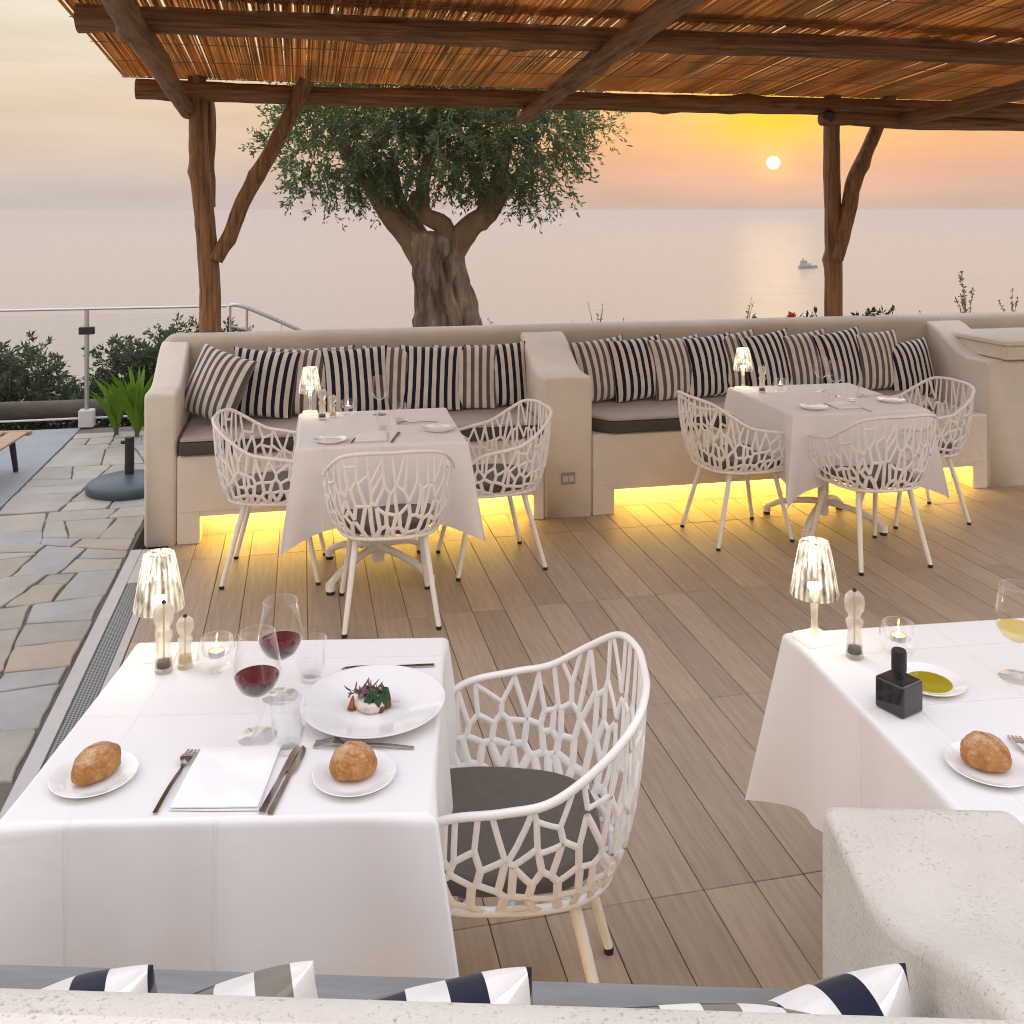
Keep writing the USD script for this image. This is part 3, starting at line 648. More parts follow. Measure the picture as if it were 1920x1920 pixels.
# ------------------------------------------------------------------ chairs
def chair_parts():
    half_rim = [(.222, .265, .455), (.258, .235, .555), (.283, .15, .632), (.297, .02, .660), (.293, -.08, .682), (.268, -.18, .745), (.215, -.25, .798), (.11, -.285, .815), (0, -.292, .815)]
    half_base = [(.195, .262, .435), (.226, .20, .425), (.238, .10, .42), (.232, 0, .418), (.217, -.09, .418), (.185, -.155, .418), (.138, -.195, .418), (.07, -.213, .418), (0, -.218, .418)]
    mirror = lambda h: np.array([(-x, y, z) for x, y, z in h[:-1]] + list(h[::-1]))
    rim, base = spline(mirror(half_rim), 121), spline(mirror(half_base), 121)

    def S(s, t):
        i = np.clip(s, 0, 1) * 120; a = np.minimum(i.astype(int), 119); f = (i - a)[:, None]
        R, B = rim[a] * (1 - f) + rim[a + 1] * f, base[a] * (1 - f) + base[a + 1] * f
        C = B * .25 + R * .75; C[:, 2] = B[:, 2] + .22 * (R[:, 2] - B[:, 2]); C[:, :2] *= 1.03
        t = t[:, None]; return (1 - t) ** 2 * B + 2 * t * (1 - t) * C + t * t * R

    def strap(P, N, w, h):
        T = np.gradient(P, axis=0); T /= np.linalg.norm(T, axis=1, keepdims=True) + 1e-12
        Wd = np.cross(T, N); Wd /= np.linalg.norm(Wd, axis=1, keepdims=True) + 1e-12
        V = np.stack([P + Wd * w, P + N * h * .9 + Wd * w * .45, P + N * h * .9 - Wd * w * .45, P - Wd * w, P - N * h * .9 - Wd * w * .45, P - N * h * .9 + Wd * w * .45], 1).reshape(-1, 3); F = []
        for i in range(len(P) - 1):
            for j in range(6):
                k = (j + 1) % 6; F += [(i * 6 + j, (i + 1) * 6 + k, i * 6 + k), (i * 6 + j, (i + 1) * 6 + j, (i + 1) * 6 + k)]
        return tm(V, F)
    g = np.random.default_rng(5); Ls, Lt = 1.50, .32
    pts = []
    ts = [.06, .22, .42, .63, .85]; cnt = [17, 23, 30, 39, 48]
    for row, (t, c) in enumerate(zip(ts, cnt)):
        for k in range(c):
            pts.append(((k + .5 + .5 * (row % 2) * .6) / c * Ls + g.uniform(-.62, .62) * Ls / c, np.clip(t + g.uniform(-.13, .13), .02, .97) * Lt))
    pts = np.array(pts); pts[:, 0] = np.clip(pts[:, 0], .005, Ls - .005)
    sc = np.array([1.0, .50])
    q = pts * sc; L2, H2 = Ls, Lt * sc[1]
    allp = np.vstack([q, q * [-1, 1], [2 * L2, 0] + q * [-1, 1], q * [1, -1], [0, 2 * H2] + q * [1, -1]])
    vor = Voronoi(allp); bars = []
    for a, b in vor.ridge_vertices:
        if a < 0 or b < 0:
            continue
        A, B = vor.vertices[a], vor.vertices[b]; eps = 1e-6
        if min(A[0], B[0]) < -eps or max(A[0], B[0]) > L2 + eps or min(A[1], B[1]) < -eps or max(A[1], B[1]) > H2 + eps or np.linalg.norm(A - B) < .006:
            continue
        if (abs(A[1]) < 1e-4 and abs(B[1]) < 1e-4) or (abs(A[1] - H2) < 1e-4 and abs(B[1] - H2) < 1e-4):
            continue
        m = 4 if np.linalg.norm(A - B) > .04 else 3
        st = np.linspace(A, B, m) / [L2, H2]
        P = S(st[:, 0], st[:, 1]); e = 1e-3
        N = np.cross(S(st[:, 0] + e, st[:, 1]) - S(st[:, 0] - e, st[:, 1]), S(st[:, 0], st[:, 1] + e) - S(st[:, 0], st[:, 1] - e)); N /= np.linalg.norm(N, axis=1, keepdims=True) + 1e-12
        tt = st[:, 1].mean(); bars.append(strap(P, N, (.0115 - .0058 * tt), .0042))
    shell = cat_(bars)
    rimtube = tube(rim, .0088, 8)
    front = spline([base[0], (-.12, .288, .437), (0, .294, .438), (.12, .288, .437), base[-1]], 20)
    poly = Polygon(np.vstack([base[:, :2], front[::-1][1:-1, :2]]))
    # woven seat pan under the cushion
    gp = np.random.default_rng(9); pp = gp.uniform([-.3, -.3], [.3, .35], (75, 2)); vp = Voronoi(pp); pan = []
    for a, b in vp.ridge_vertices:
        if a < 0 or b < 0:
            continue
        seg = LineString([vp.vertices[a], vp.vertices[b]]).intersection(poly)
        if seg.is_empty or seg.geom_type != 'LineString' or seg.length < .01:
            continue
        P = np.column_stack([np.array(seg.coords), np.full(2, .417)]); pan.append(strap(P, np.tile([0, 0, 1.0], (2, 1)), .0075, .0045))
    pan += [tube(base, .010, 8), tube(front, .009, 8)]
    cp = poly.buffer(-.045).buffer(.020).simplify(.002)
    P = np.array(cp.exterior.coords)[:-1]
    cushion = loft(P, .422, .462, .018, 4)
    cushion.vertices[:, 2] += np.where(cushion.vertices[:, 2] > .445, .012 * (1 - (np.linalg.norm(cushion.vertices[:, :2], axis=1) / .3) ** 2), 0)
    return shell, rimtube, cat_(pan), cushion


CH = chair_parts()


def make_chair(label, loc, rz, group):
    t = thing('lattice_chair', label, 'chair', loc, rz, group)
    obj('lattice_shell', CH[0], M['white_metal'], t, 50); obj('shell_rim', CH[1], M['white_metal'], t, True); obj('seat_pan', CH[2], M['white_metal'], t, 50); obj('seat_cushion', CH[3], M['seat_pad'], t, 50)
    for sx in (-1, 1):
        for sy in (-1, 1):
            a, b = np.array((sx * .150, .02 + sy * .135, .425)), np.array((sx * .208, .01 + sy * .235, .012))
            l = obj('leg', tube(np.linspace(a, b, 4), [.0145, .0135, .0125, .0115], 10), M['white_metal'], t, 40)
            obj('foot_pad', tube([b + (0, 0, -.012), b + (0, 0, .004)], .0125, 10), M['black'], l)
    return t


CG = 'white lattice armchairs on the terrace'
chair0 = make_chair('largest white lattice armchair, at the right side of the near left table', (.012, 2.225, 0), 88.0, CG)
dup(chair0, 'white lattice armchair left of the far left table, facing right', (-1.235, 4.985, 0), ANG - 96.0)
dup(chair0, 'white lattice armchair with its back to the viewer at the far left table', (-.575, 4.475, 0), ANG - 1.0)
dup(chair0, 'white lattice armchair right of the far left table, beside the pillar', (-.105, 5.135, 0), ANG + 96.0)
dup(chair0, 'white lattice armchair left of the far right table, turned towards it', (1.285, 5.555, 0), 18.0 - 90.0)
dup(chair0, 'white lattice armchair with its back to the viewer at the far right table', (1.935, 5.205, 0), 15.0)
dup(chair0, 'white lattice armchair right of the far right table, by the bench end', (2.47, 5.90, 0), ANG + 86.0)


# ------------------------------------------------------------------ tables and cloths
def make_table(label, loc, rz, w, d):
    t = thing('pedestal_table', label, 'table', loc, rz, 'pedestal tables under white cloths')
    obj('table_top', bx(-w / 2 + .004, w / 2 - .004, -d / 2 + .004, d / 2 - .004, .725, .7515, .005), M['white_metal'], t)
    obj('top_plate', bx(-.2, .2, -.2, .2, .712, .724, .004), M['white_metal'], t)
    obj('column', tube([(0, 0, .06), (0, 0, .714)], .032, 20), M['white_metal'], t, 40)
    for k in range(4):
        a = math.radians(45 + 90 * k); c, s = math.cos(a), math.sin(a)
        P = spline([(.025 * c, .025 * s, .135), (.12 * c, .12 * s, .125), (.25 * c, .25 * s, .095), (.345 * c, .345 * s, .05)], 9)
        l = obj('foot', tube(P, np.linspace(.02, .017, 9), 10), M['white_metal'], t, 40)
        obj('glide', cat_([tube([(.345 * c, .345 * s, .018), (.345 * c, .345 * s, .055)], .024, 12)]), M['white_metal'], l, 40)
        obj('glide_pad', tube([(.345 * c, .345 * s, .0), (.345 * c, .345 * s, .018)], .021, 12), M['black'], l)
    return t


def cloth(w, d, drop, seed, flare=.55, phases=None):
    r = .005; g = np.random.default_rng(seed)
    per = []                                                           # perimeter points with outward normal and distance to the corner
    cs = [(w / 2, -d / 2), (w / 2, d / 2), (-w / 2, d / 2), (-w / 2, -d / 2)]
    N = 64
    for k in range(4):
        a, b = np.array(cs[k]), np.array(cs[(k + 1) % 4]); L = np.linalg.norm(b - a); t = (b - a) / L; n = np.array([t[1], -t[0]])
        x = np.linspace(0, 1, N, endpoint=False); x = .5 - .5 * np.cos(math.pi * x) if True else x
        for q in x:
            per.append((a + t * L * q, n, t, L * q, L * (1 - q), k))
    ph = g.uniform(0, 6.28, 8)
    rings_top = [0, .25, .5, .7, .85, .95, .982, .993, 1.0]
    V = []
    P0 = np.array([p[0] for p in per])
    for s in rings_top:
        q = P0 * s
        V.append(np.column_stack([q, np.full(len(q), .7555) - (.0022 if s == 1.0 else 0)]))
    H = 16
    for j in range(1, H + 1):
        wv = (j / H) ** 1.9; out = []
        for p, n, t, da, db, k in per:
            dc = min(da, db); sgn = -1 if da < db else 1
            cn = (k if da < db else (k + 1) % 4)
            diag = np.array(cs[cn]) / np.linalg.norm(cs[cn])
            dl = drop + .42 * drop * max(0, 1 - dc / .30)
            e = math.exp(-(dc / .085) ** 2)
            y = wv * dl
            o = n * (r + .06 * flare * y * (1 - e) + .020 * math.sin(da * 15 + ph[k]) * wv * (1 - e) * (1 - math.exp(-(dc / .2) ** 2)) + .008 * math.sin(da * 37 + ph[k + 4]) * wv)
            o = o + diag * e * (r * 1.4 + .36 * flare * y)
            pinch = -.11 * flare * y * math.exp(-((dc - .14) / .07) ** 2)    # the cloth draws in beside each corner fold
            o = o + n * pinch + t * sgn * .10 * y * math.exp(-((dc - .10) / .08) ** 2)
            rr = min(wv * dl / .006, 1) ** .7
            out.append((p[0] + o[0] * rr, p[1] + o[1] * rr, .7533 - y))
        V.append(np.array(out))
    n = len(per); F = []
    R = len(V)
    for i in range(R - 1):
        for j in range(n):
            k = (j + 1) % n
            F += [(i * n + j, (i + 1) * n + j, (i + 1) * n + k), (i * n + j, (i + 1) * n + k, i * n + k)]
    V = np.vstack(V)
    m = tm(V, F); m.update_faces(m.area_faces > 1e-12)
    return m


TB = dict(NL=((-.556, 2.130, 0), 2.2, .785, .735, .33), NR=((1.180, 2.200, 0), 8.0, .80, .80, .34), ML=((-.693, 4.975, 0), 11.2, .80, .80, .33), MR=((1.857, 5.740, 0), 11.0, .82, .84, .34))
TL = dict(NL='near left table', NR='near right table', ML='far left table', MR='far right table')
for k, (loc, rz, w, d, drop) in TB.items():
    make_table(f'white pedestal table, the {TL[k]}, hidden under its cloth except the feet' if k[0] == 'M' else f'table standing under the white cloth of the {TL[k]}', loc, rz, w, d)
    t = thing('tablecloth', f'white cloth with pressed creases hanging over the {TL[k]}', 'tablecloth', loc, rz, 'white tablecloths')
    obj('cloth', cloth(w, d, drop, len(k) + ord(k[0]) + ord(k[1])), M['linen'], t, 60)

TZ = .7558


# ------------------------------------------------------------------ things on the tables
def make_lamp(label, loc, rz):
    t = thing('table_lamp', label, 'table lamp', loc, rz, 'small lit crystal table lamps')
    obj('base_plate', bx(-.041, .041, -.041, .041, .0, .014, .004), M['lamp_base'], t)
    obj('stem', lathe([(.001, .014), (.014, .014), (.0095, .03), (.0085, .06), (.010, .10), (.013, .128), (.010, .134), (.001, .134)], 16), M['acrylic'], t, 40)
    obj('shade', lathe([(.058, .122), (.061, .120), (.0605, .126), (.054, .165), (.046, .21), (.0375, .252), (.0355, .258)], 132, .018, 22), M['shade'], t)
    obj('shade_top', lathe([(.0355, .2565), (.030, .258), (.001, .258)], 32), M['shade'], t)
    obj('bulb', lathe([(.001, .135), (.016, .136), (.018, .142), (.016, .148), (.001, .149)], 16), M['lamp_led'], t)
    return t


def make_mill(name, label, loc, h, r, fill, fm, cat, group):
    t = thing(name, label, cat, loc, 0, group)
    prof = [(.001, .0), (.8, .0), (.86, .03), (.80, .10), (.70, .30), (.66, .42), (.82, .50), (.86, .54), (.62, .58), (.58, .62), (.90, .70), (1.0, .80), (.90, .89), (.55, .95), (.15, .965), (.001, .966)]
    obj('body', lathe([(a * r, b * h) for a, b in prof], 28), M['acrylic'], t, 50)
    obj('filling', lathe([(.001, .012), (r * .62, .012), (r * .66, h * .10), (r * .55, h * fill), (.001, h * fill)], 20), M[fm], t)
    obj('shaft', tube([(0, 0, h * fill), (0, 0, h * .95)], .0018, 6), M['cutlery'], t)
    obj('knob', lathe([(.001, h * .955), (.0045, h * .955), (.0055, h * .975), (.004, h * 1.0), (.001, h * 1.005)], 12), M['black'], t)
    return t


def make_candle(label, loc):
    t = thing('candle_glass', label, 'candle glass', loc, 0, 'round candle glasses')
    obj('outer_wall', lathe([(.001, .001), (.026, .001), (.040, .014), (.0465, .036), (.045, .056), (.038, .078), (.0375, .080), (.034, .078), (.036, .060), (.032, .044), (.020, .036), (.001, .035)], 40), M['glass'], t, True)
    c = thing('tealight', label.replace('candle glass', 'tealight burning inside the candle glass'), 'candle', loc, 0, 'lit tealights')
    obj('cup', lathe([(.001, .0365), (.0185, .0365), (.019, .050), (.0182, .050), (.018, .047)], 24), M['steel'], c, 40)
    obj('wax', lathe([(.018, .0465), (.001, .0462)], 24), M['wax'], c)
    obj('flame', lathe([(.0006, .050), (.003, .055), (.0025, .062), (.0005, .070)], 10), M['flame'], c, True)
    return t


WG = [(.001, .0), (.041, .0), (.0412, .0015), (.02, .004), (.005, .010), (.0038, .02), (.0036, .06), (.0045, .083), (.018, .090), (.036, .103), (.047, .122), (.0505, .138), (.049, .158), (.0435, .19), (.0385, .22)]


def bowl_r(z):
    P = np.array(WG); return np.interp(z, P[7:, 1], P[7:, 0])


def make_wine(label, loc, fill, fm, s=1.0):
    t = thing('wine_glass', label, 'wine glass', loc, 0, 'stemmed wine glasses')
    obj('glass', lathe(np.array(WG) * s, 40), M['glass'], t, True)
    obj('rim', lathe([((.0385 + .0009 * math.cos(a)) * s, (.22 + .0009 * math.sin(a)) * s) for a in np.linspace(0, 6.283, 7)], 36), M['glass'], t, True)
    if fill:
        zs = np.linspace(.0885, fill, 9)
        obj('wine', lathe([(.001, .0885 * s)] + [((bowl_r(z) - .0018) * s, z * s) for z in zs] + [(.001, fill * s)], 40), M[fm], t, 50)
    return t


def make_tumbler(label, loc):
    t = thing('water_glass', label, 'water glass', loc, 0, 'clear water tumblers')
    obj('glass', lathe([(.001, .0), (.026, .0), (.028, .003), (.033, .04), (.0365, .08), (.0372, .098), (.0358, .098), (.0350, .08), (.0312, .04), (.026, .014), (.001, .011)], 36), M['glass'], t, 60)
    return t


def make_plate(name, label, loc, R, h=.018, group='small white bread plates', deep=False):
    t = thing(name, label, 'plate', loc, 0, group)
    pr = [(.001, .003), (.60, .003), (.66, .0), (.70, .0), (.74, .005), (1.0, h / R), (1.004, h / R + .012), (.99, h / R + .022), (.78, .10), (.70, .075), (.62, .062), (.001, .062)]
    if deep:
        pr = [(.001, .002), (.40, .002), (.43, .0), (.46, .0), (.5, .01), (.80, .085), (.97, .15), (1.0, .16), (1.0, .172), (.985, .175), (.90, .155), (.60, .068), (.5, .055), (.45, .05), (.001, .05)]
    m = lathe([(a * R, max(b, 0) * R) for a, b in pr], 64)
    obj('dish', m, M['porcelain'], t, 50)
    return t


def make_roll(label, loc, rz, sx, sy, sz, seed):
    m = trimesh.creation.icosphere(5); v = m.vertices.copy()
    v[:, 2] = np.where(v[:, 2] < -.25, -.25 + (v[:, 2] + .25) * .3, v[:, 2])
    q = 1 + .16 * (meshkit.fbm(v * 1.6 + seed * 7, 3, seed) - .5) + .03 * (meshkit.fbm(v * 9 + seed, 2, seed) - .5)
    cut = np.exp(-((v[:, 0] * .6 + v[:, 1] * .8 + .12 * np.sin(v[:, 0] * 4)) / .07) ** 2) * np.clip((v[:, 2] - .1) * 4, 0, 1) * np.clip(1.3 - 1.6 * abs(v[:, 0] * .8 - v[:, 1] * .6), 0, 1); q -= .09 * cut; q += .05 * np.exp(-(((v[:, 0] * .6 + v[:, 1] * .8 + .12 * np.sin(v[:, 0] * 4)) - .15) / .06) ** 2) * np.clip(v[:, 2] * 2, 0, 1)
    v = v * q[:, None] * [sx, sy, sz]; v[:, 2] -= v[:, 2].min(); m.vertices = v
    t = thing('bread_roll', label, 'bread roll', loc, rz, 'crusty bread rolls')
    obj('crust', m, M['crust'], t, True); return t


def fork_mesh(L=.205):
    g = [sbox(.0, -.0042, L * .60, .0042).union(Point(0, 0).buffer(.0048)), Polygon([(L * .58, -.0042), (L * .66, -.003), (L * .72, -.006), (L * .77, -.0125), (L * .80, -.0130), (L * .80, .0130), (L * .77, .0125), (L * .72, .006), (L * .66, .003), (L * .58, .0042)])]
    for k in range(4):
        y = -.0112 + .00747 * k; g.append(sbox(L * .79, y - .0019, L, y + .0019))
    m = extrude(union_all(g), .0022); m = m.subdivide_to_size(.012) if hasattr(m, 'subdivide_to_size') else m
    x = m.vertices[:, 0] / L; m.vertices[:, 2] += .004 * np.sin(np.clip(x, 0, .7) / .7 * 3.1) + .009 * np.exp(-((x - .80) / .10) ** 2) * (x > .5) + .001
    return m


def knife_mesh(L=.225):
    p = Polygon([(0, -.005), (L * .02, -.006), (L * .52, -.0045), (L * .56, -.006), (L * .62, -.010), (L * .85, -.0105), (L * .95, -.007), (L, .002), (L * .9, .0055), (L * .56, .0055), (L * .52, .0045), (L * .02, .006), (0, .005)])
    return extrude(p, .0035)


FK, KN = fork_mesh(), knife_mesh()


def put_cutlery(kind, label, a, b, dz=0.0):
    """from handle end a to tip b"""
    rz = math.degrees(math.atan2(b[1] - a[1], b[0] - a[0]))
    t = thing(kind, label, kind, (a[0], a[1], TZ + .001 + dz), rz, 'table forks' if kind == 'fork' else 'table knives')
    obj('handle_and_tines' if kind == 'fork' else 'handle_and_blade', FK if kind == 'fork' else KN, M['cutlery'], t, 30)
    return t


def napkin_mesh(c, seed, layers=3):
    """c: four corners, anticlockwise; a folded stack of linen"""
    c = np.array(c, float); ms = []; n = 16; g = np.linspace(0, 1, n); X, Y = np.meshgrid(g, g, indexing='ij')
    for l in range(layers):
        ins = .004 * l + 0 * seed
        P = (1 - X)[..., None] * (1 - Y)[..., None] * c[0] + X[..., None] * (1 - Y)[..., None] * c[1] + X[..., None] * Y[..., None] * c[2] + (1 - X)[..., None] * Y[..., None] * c[3]
        ctr = c.mean(0); P = ctr + (P - ctr) * (1 - ins * 4) + .004 * np.dstack([meshkit.fbm(np.dstack([P * 9, np.full(X.shape, seed + l + o * 5.0)]), 2, seed) - .5 for o in (0, 1)])
        z0 = .0012 + .0042 * l
        wv = (meshkit.fbm(np.dstack([P * 16, np.full(X.shape, seed + l * .3)]), 3, seed) - .5)
        edge = np.minimum(np.minimum(X, 1 - X), np.minimum(Y, 1 - Y)) * n
        top = z0 + .0038 * np.clip(edge * .6 + .55, 0, 1) + (.022 * wv * np.clip(edge / 3, 0, 1) if l == layers - 1 else 0)
        top = np.maximum(top, z0 + .001)
        A = np.dstack([P, top]).reshape(-1, 3); B = np.dstack([P, np.full(X.shape, z0)]).reshape(-1, 3); V = np.vstack([A, B]); F = []
        for i in range(n - 1):
            for j in range(n - 1):
                q = [i * n + j, (i + 1) * n + j, (i + 1) * n + j + 1, i * n + j + 1]; F += [(q[0], q[1], q[2]), (q[0], q[2], q[3])]
        for idx in ([(i, 0) for i in range(n)], [(n - 1, j) for j in range(n)], [(i, n - 1) for i in range(n - 1, -1, -1)], [(0, j) for j in range(n - 1, -1, -1)]):
            for (i, j), (k, m) in zip(idx[:-1], idx[1:]):
                a, b = i * n + j, k * n + m; F += [(a, n * n + a, n * n + b), (a, n * n + b, b)]
        ms.append(tm(V, F))
    return cat_(ms)


lamp0 = make_lamp('lit crystal lamp at the back left corner of the near left table', (-.883, 2.406, TZ), 8)
dup(lamp0, 'lit crystal lamp at the back left corner of the near right table', (.784, 2.493, TZ), 20)
dup(lamp0, 'lit crystal lamp on the far left table', (-1.105, 5.262, TZ), 12)
dup(lamp0, 'lit crystal lamp on the far right table', (1.442, 6.0, TZ), 12)
mill0 = make_mill('pepper_mill', 'tall clear pepper mill in front of the lamp on the near left table', (-.842, 2.325, TZ), .172, .025, .17, 'pepper', 'pepper mill', 'clear pepper mills')
dup(mill0, 'tall clear pepper mill beside the lamp on the near right table', (.854, 2.398, TZ), 0)
dup(mill0, 'small looking clear pepper mill by the lamp on the far left table', (-1.013, 5.132, TZ), 0)
dup(mill0, 'clear pepper mill by the lamp on the far right table', (1.531, 5.885, TZ), 0)
salt0 = make_mill('salt_mill', 'short clear salt mill between pepper mill and candle glass on the near left table', (-.798, 2.347, TZ), .128, .021, .24, 'salt', 'salt mill', 'clear salt mills')
dup(salt0, 'short clear salt mill by the lamp on the far left table', (-.965, 5.175, TZ), 0)
make_candle('candle glass on the near left table', (-.716, 2.331, TZ))
make_candle('candle glass on the near right table, behind the black bottle', (.970, 2.415, TZ))
make_candle('candle glass on the far left table', (-.895, 5.25, TZ))
make_candle('candle glass on the far right table', (1.647, 5.902, TZ))
make_wine('front wine glass with red wine on the near left table', (-.540, 2.037, TZ), .130, 'wine')
make_wine('rear wine glass with red wine on the near left table', (-.531, 2.205, TZ), .130, 'wine')
make_wine('wine glass with white wine at the right edge of the near right table', (1.205, 2.293, TZ), .122, 'white_wine')
wg0 = make_wine('empty wine glass on the far left table', (-.723, 5.253, TZ), 0, None, .95)
dup(wg0, 'empty wine glass, left one of the pair on the far right table', (1.910, 5.937, TZ), 0)
dup(wg0, 'empty wine glass, right one of the pair on the far right table', (1.945, 5.78, TZ), 0)
tum0 = make_tumbler('water tumbler behind the big plate, beside the rear red wine glass', (-.477, 2.286, TZ))
for lab, p in (('water tumbler in front of the big plate, above the knives', (-.462, 1.987)), ('water tumbler in front of the empty wine glass on the far left table', (-.655, 4.90)), ('water tumbler right of the empty wine glass on the far left table', (-.597, 5.09)),
               ('water tumbler left of centre on the far right table', (1.807, 5.50)), ('water tumbler right of the wine glasses on the far right table', (1.995, 5.63))):
    dup(tum0, lab, (*p, TZ), 0)
make_plate('dinner_plate', 'wide white dinner plate holding the salad on the near left table', (-.309, 2.142, TZ), .160, group=None, deep=True)
bp0 = make_plate('bread_plate', 'bread plate at the front left of the near left table', (-.818, 1.884, TZ), .081, .012)
for lab, p in (('bread plate at the front right of the near left table', (-.309, 1.888)), ('bread plate at the right edge of the near right table', (.950, 1.918)), ('oil plate behind the black bottle on the near right table', (.980, 2.262)),
               ('bread plate at the front left of the far left table', (-.877, 4.645)), ('bread plate at the right of the far left table', (-.374, 4.883)), ('bread plate at the front left of the far right table', (1.701, 5.42)), ('bread plate at the right of the far right table', (2.217, 5.621))):
    dup(bp0, lab, (*p, TZ), 0)
make_roll('elongated brown bread roll on the front left bread plate of the near left table', (-.816, 1.888, TZ + .0055), 62, .052, .035, .040, 1)
make_roll('round golden bread roll on the front right bread plate of the near left table', (-.312, 1.893, TZ + .0055), 10, .046, .039, .040, 2)
make_roll('pale floury bread roll on the bread plate of the near right table', (.948, 1.925, TZ + .0055), -20, .047, .041, .041, 3)
obj('oil', lathe([(.052, .0058), (.050, .0072), (.001, .0074)], 40), M['oil'], thing('oil_pool', 'pool of green-gold olive oil in the plate behind the black bottle', 'olive oil', (.980, 2.262, TZ)), 50)
put_cutlery('fork', 'fork lying left of the napkin on the near left table', (-.659, 1.777), (-.655, 1.985))
put_cutlery('knife', 'knife right of the napkin on the near left table, the outer one', (-.446, 1.772), (-.432, 1.99))
put_cutlery('knife', 'knife right of the napkin on the near left table, nearer the napkin', (-.462, 1.775), (-.446, 1.99))
put_cutlery('knife', 'knife lying behind the big plate on the near left table', (-.190, 2.352), (-.418, 2.332))
put_cutlery('fork', 'fork lying between the big plate and the golden roll', (-.207, 1.990), (-.417, 2.004))
put_cutlery('fork', 'fork at the right edge of the near right table', (1.035, 1.83), (1.062, 2.04))
put_cutlery('knife', 'knife by the napkin of the far left table', (-.578, 4.61), (-.57, 4.80))
put_cutlery('fork', 'fork by the napkin of the far left table', (-.768, 4.60), (-.755, 4.80))
put_cutlery('fork', 'fork at the right of the far left table', (-.40, 5.06), (-.60, 5.02))
put_cutlery('knife', 'knife by the napkin of the far right table', (1.99, 5.33), (1.96, 5.54))
put_cutlery('fork', 'fork behind the right bread plate of the far right table', (2.26, 5.80), (2.06, 5.74))
NG = 'folded white napkins'
for lab, c, s in (('folded white napkin between fork and knives on the near left table', [(-.636, 1.784), (-.472, 1.784), (-.478, 1.995), (-.642, 1.985)], 1), ('folded white napkin on the far left table', [(-.755, 4.61), (-.60, 4.64), (-.63, 4.84), (-.78, 4.81)], 2), ('folded white napkin on the far right table', [(1.83, 5.38), (1.97, 5.41), (1.94, 5.60), (1.80, 5.57)], 3)):
    t = thing('napkin', lab, 'napkin', (0, 0, TZ), 0, NG); obj('linen', napkin_mesh(c, s, 2), M['napkin'], t, 50)

# the dish on the big plate
M['mousse'] = simple('tuna_mousse', (.62, .55, .48), .5, .15, 40)
M['sprout'] = simple('purple_sprouts', (.10, .03, .06), .6, .0, 90, color2=(.30, .17, .18))
M['herb'] = leaf_material('herb_leaf', [(.015, .07, .01), (.03, .13, .015), (.06, .20, .03)], .25)
M['fig'] = simple('roast_fig', (.30, .07, .015), .35, .4, 60)
M['brown'] = simple('brown_crisp', (.13, .035, .012), .5, .4, 60)
M['sauce'] = simple('dark_sauce', (.02, .012, .02), .1, .1)
ds = thing('salad_starter', 'small salad of purple sprouts and green leaf on the big white plate', 'salad', (-.312, 2.142, TZ + .0082))
obj('mousse', disp(loft(np.array(Point(0, 0).buffer(.036, quad_segs=6).exterior.coords)[:-1], 0, .022, .008, 3), .003, 60), M['mousse'], ds, 50)
gd = np.random.default_rng(3); sp = []
for k in range(70):
    p = np.array([gd.normal(-.010, .014), gd.normal(.008, .010), .024 + gd.uniform(0, .016)]); d = gd.normal(0, 1, 3) * [.006, .006, .007]
    sp.append(tube([p, p + d, p + d * 1.6 + (0, 0, .003)], [.0016, .0022, .0006], 5))
obj('sprouts', cat_(sp), M['sprout'], ds)


def leaf_patch(c, a, L, Wd, curl, up):
    n = 7; g = np.linspace(0, 1, n); V, F = [], []
    for i, s in enumerate(g):
        w = Wd * math.sin(math.pi * min(.98, s * .92 + .06)) ** .8
        for j, q in enumerate((-1, -.5, 0, .5, 1)):
            x = L * s; y = q * w * (1 + .15 * math.sin(9 * s + j)); z = up * s - curl * s * s + .25 * abs(q) * w + .0015 * math.sin(13 * s + 2 * j)
            V.append((c[0] + x * math.cos(a) - y * math.sin(a), c[1] + x * math.sin(a) + y * math.cos(a), c[2] + z))
    for i in range(n - 1):
        for j in range(4):
            q = i * 5 + j; F += [(q, q + 5, q + 6), (q, q + 6, q + 1)]
    return tm(V, F)


for k, (x, y, z, a, L, Wd) in enumerate(((.004, .002, .030, 250, .040, .011), (.010, .006, .034, 285, .042, .012), (.016, .014, .034, 330, .030, .010), (.006, .010, .040, 268, .036, .010), (.018, .008, .030, 300, .036, .010), (.012, .018, .036, 20, .022, .009))):
    obj('green_leaf', leaf_patch((x, y, z), math.radians(a), L, Wd, .030, .012), M['herb'], ds, True)
obj('fig_wedge', disp(tube(spline([(-.044, -.012, .002), (-.043, -.008, .014), (-.042, .0, .027)], 7), [.010, .009, .007, .006, .005, .003, .001], 8), .001, 90), M['fig'], ds, True)
for p in ((.028, -.014, .012), (.034, -.004, .010), (.020, -.022, .008)):
    m = trimesh.creation.icosphere(2, .010); m.apply_scale((1.1, .8, 1.0)); m.apply_translation(p); obj('brown_crisp', disp(m, .003, 90), M['brown'], ds, True)
obj('pale_shaving', leaf_patch((.036, .002, .008), math.radians(-8), .028, .008, .01, .014), M['mousse'], ds, True)
for x, y, r in ((-.018, -.052, .0045), (-.004, -.055, .0018), (.012, -.057, .0028), (-.024, -.046, .002)):
    obj('sauce_dot', lathe([(r, 0), (r * .8, r * .35), (.0001, r * .5)], 12), M['sauce'], ds, True)

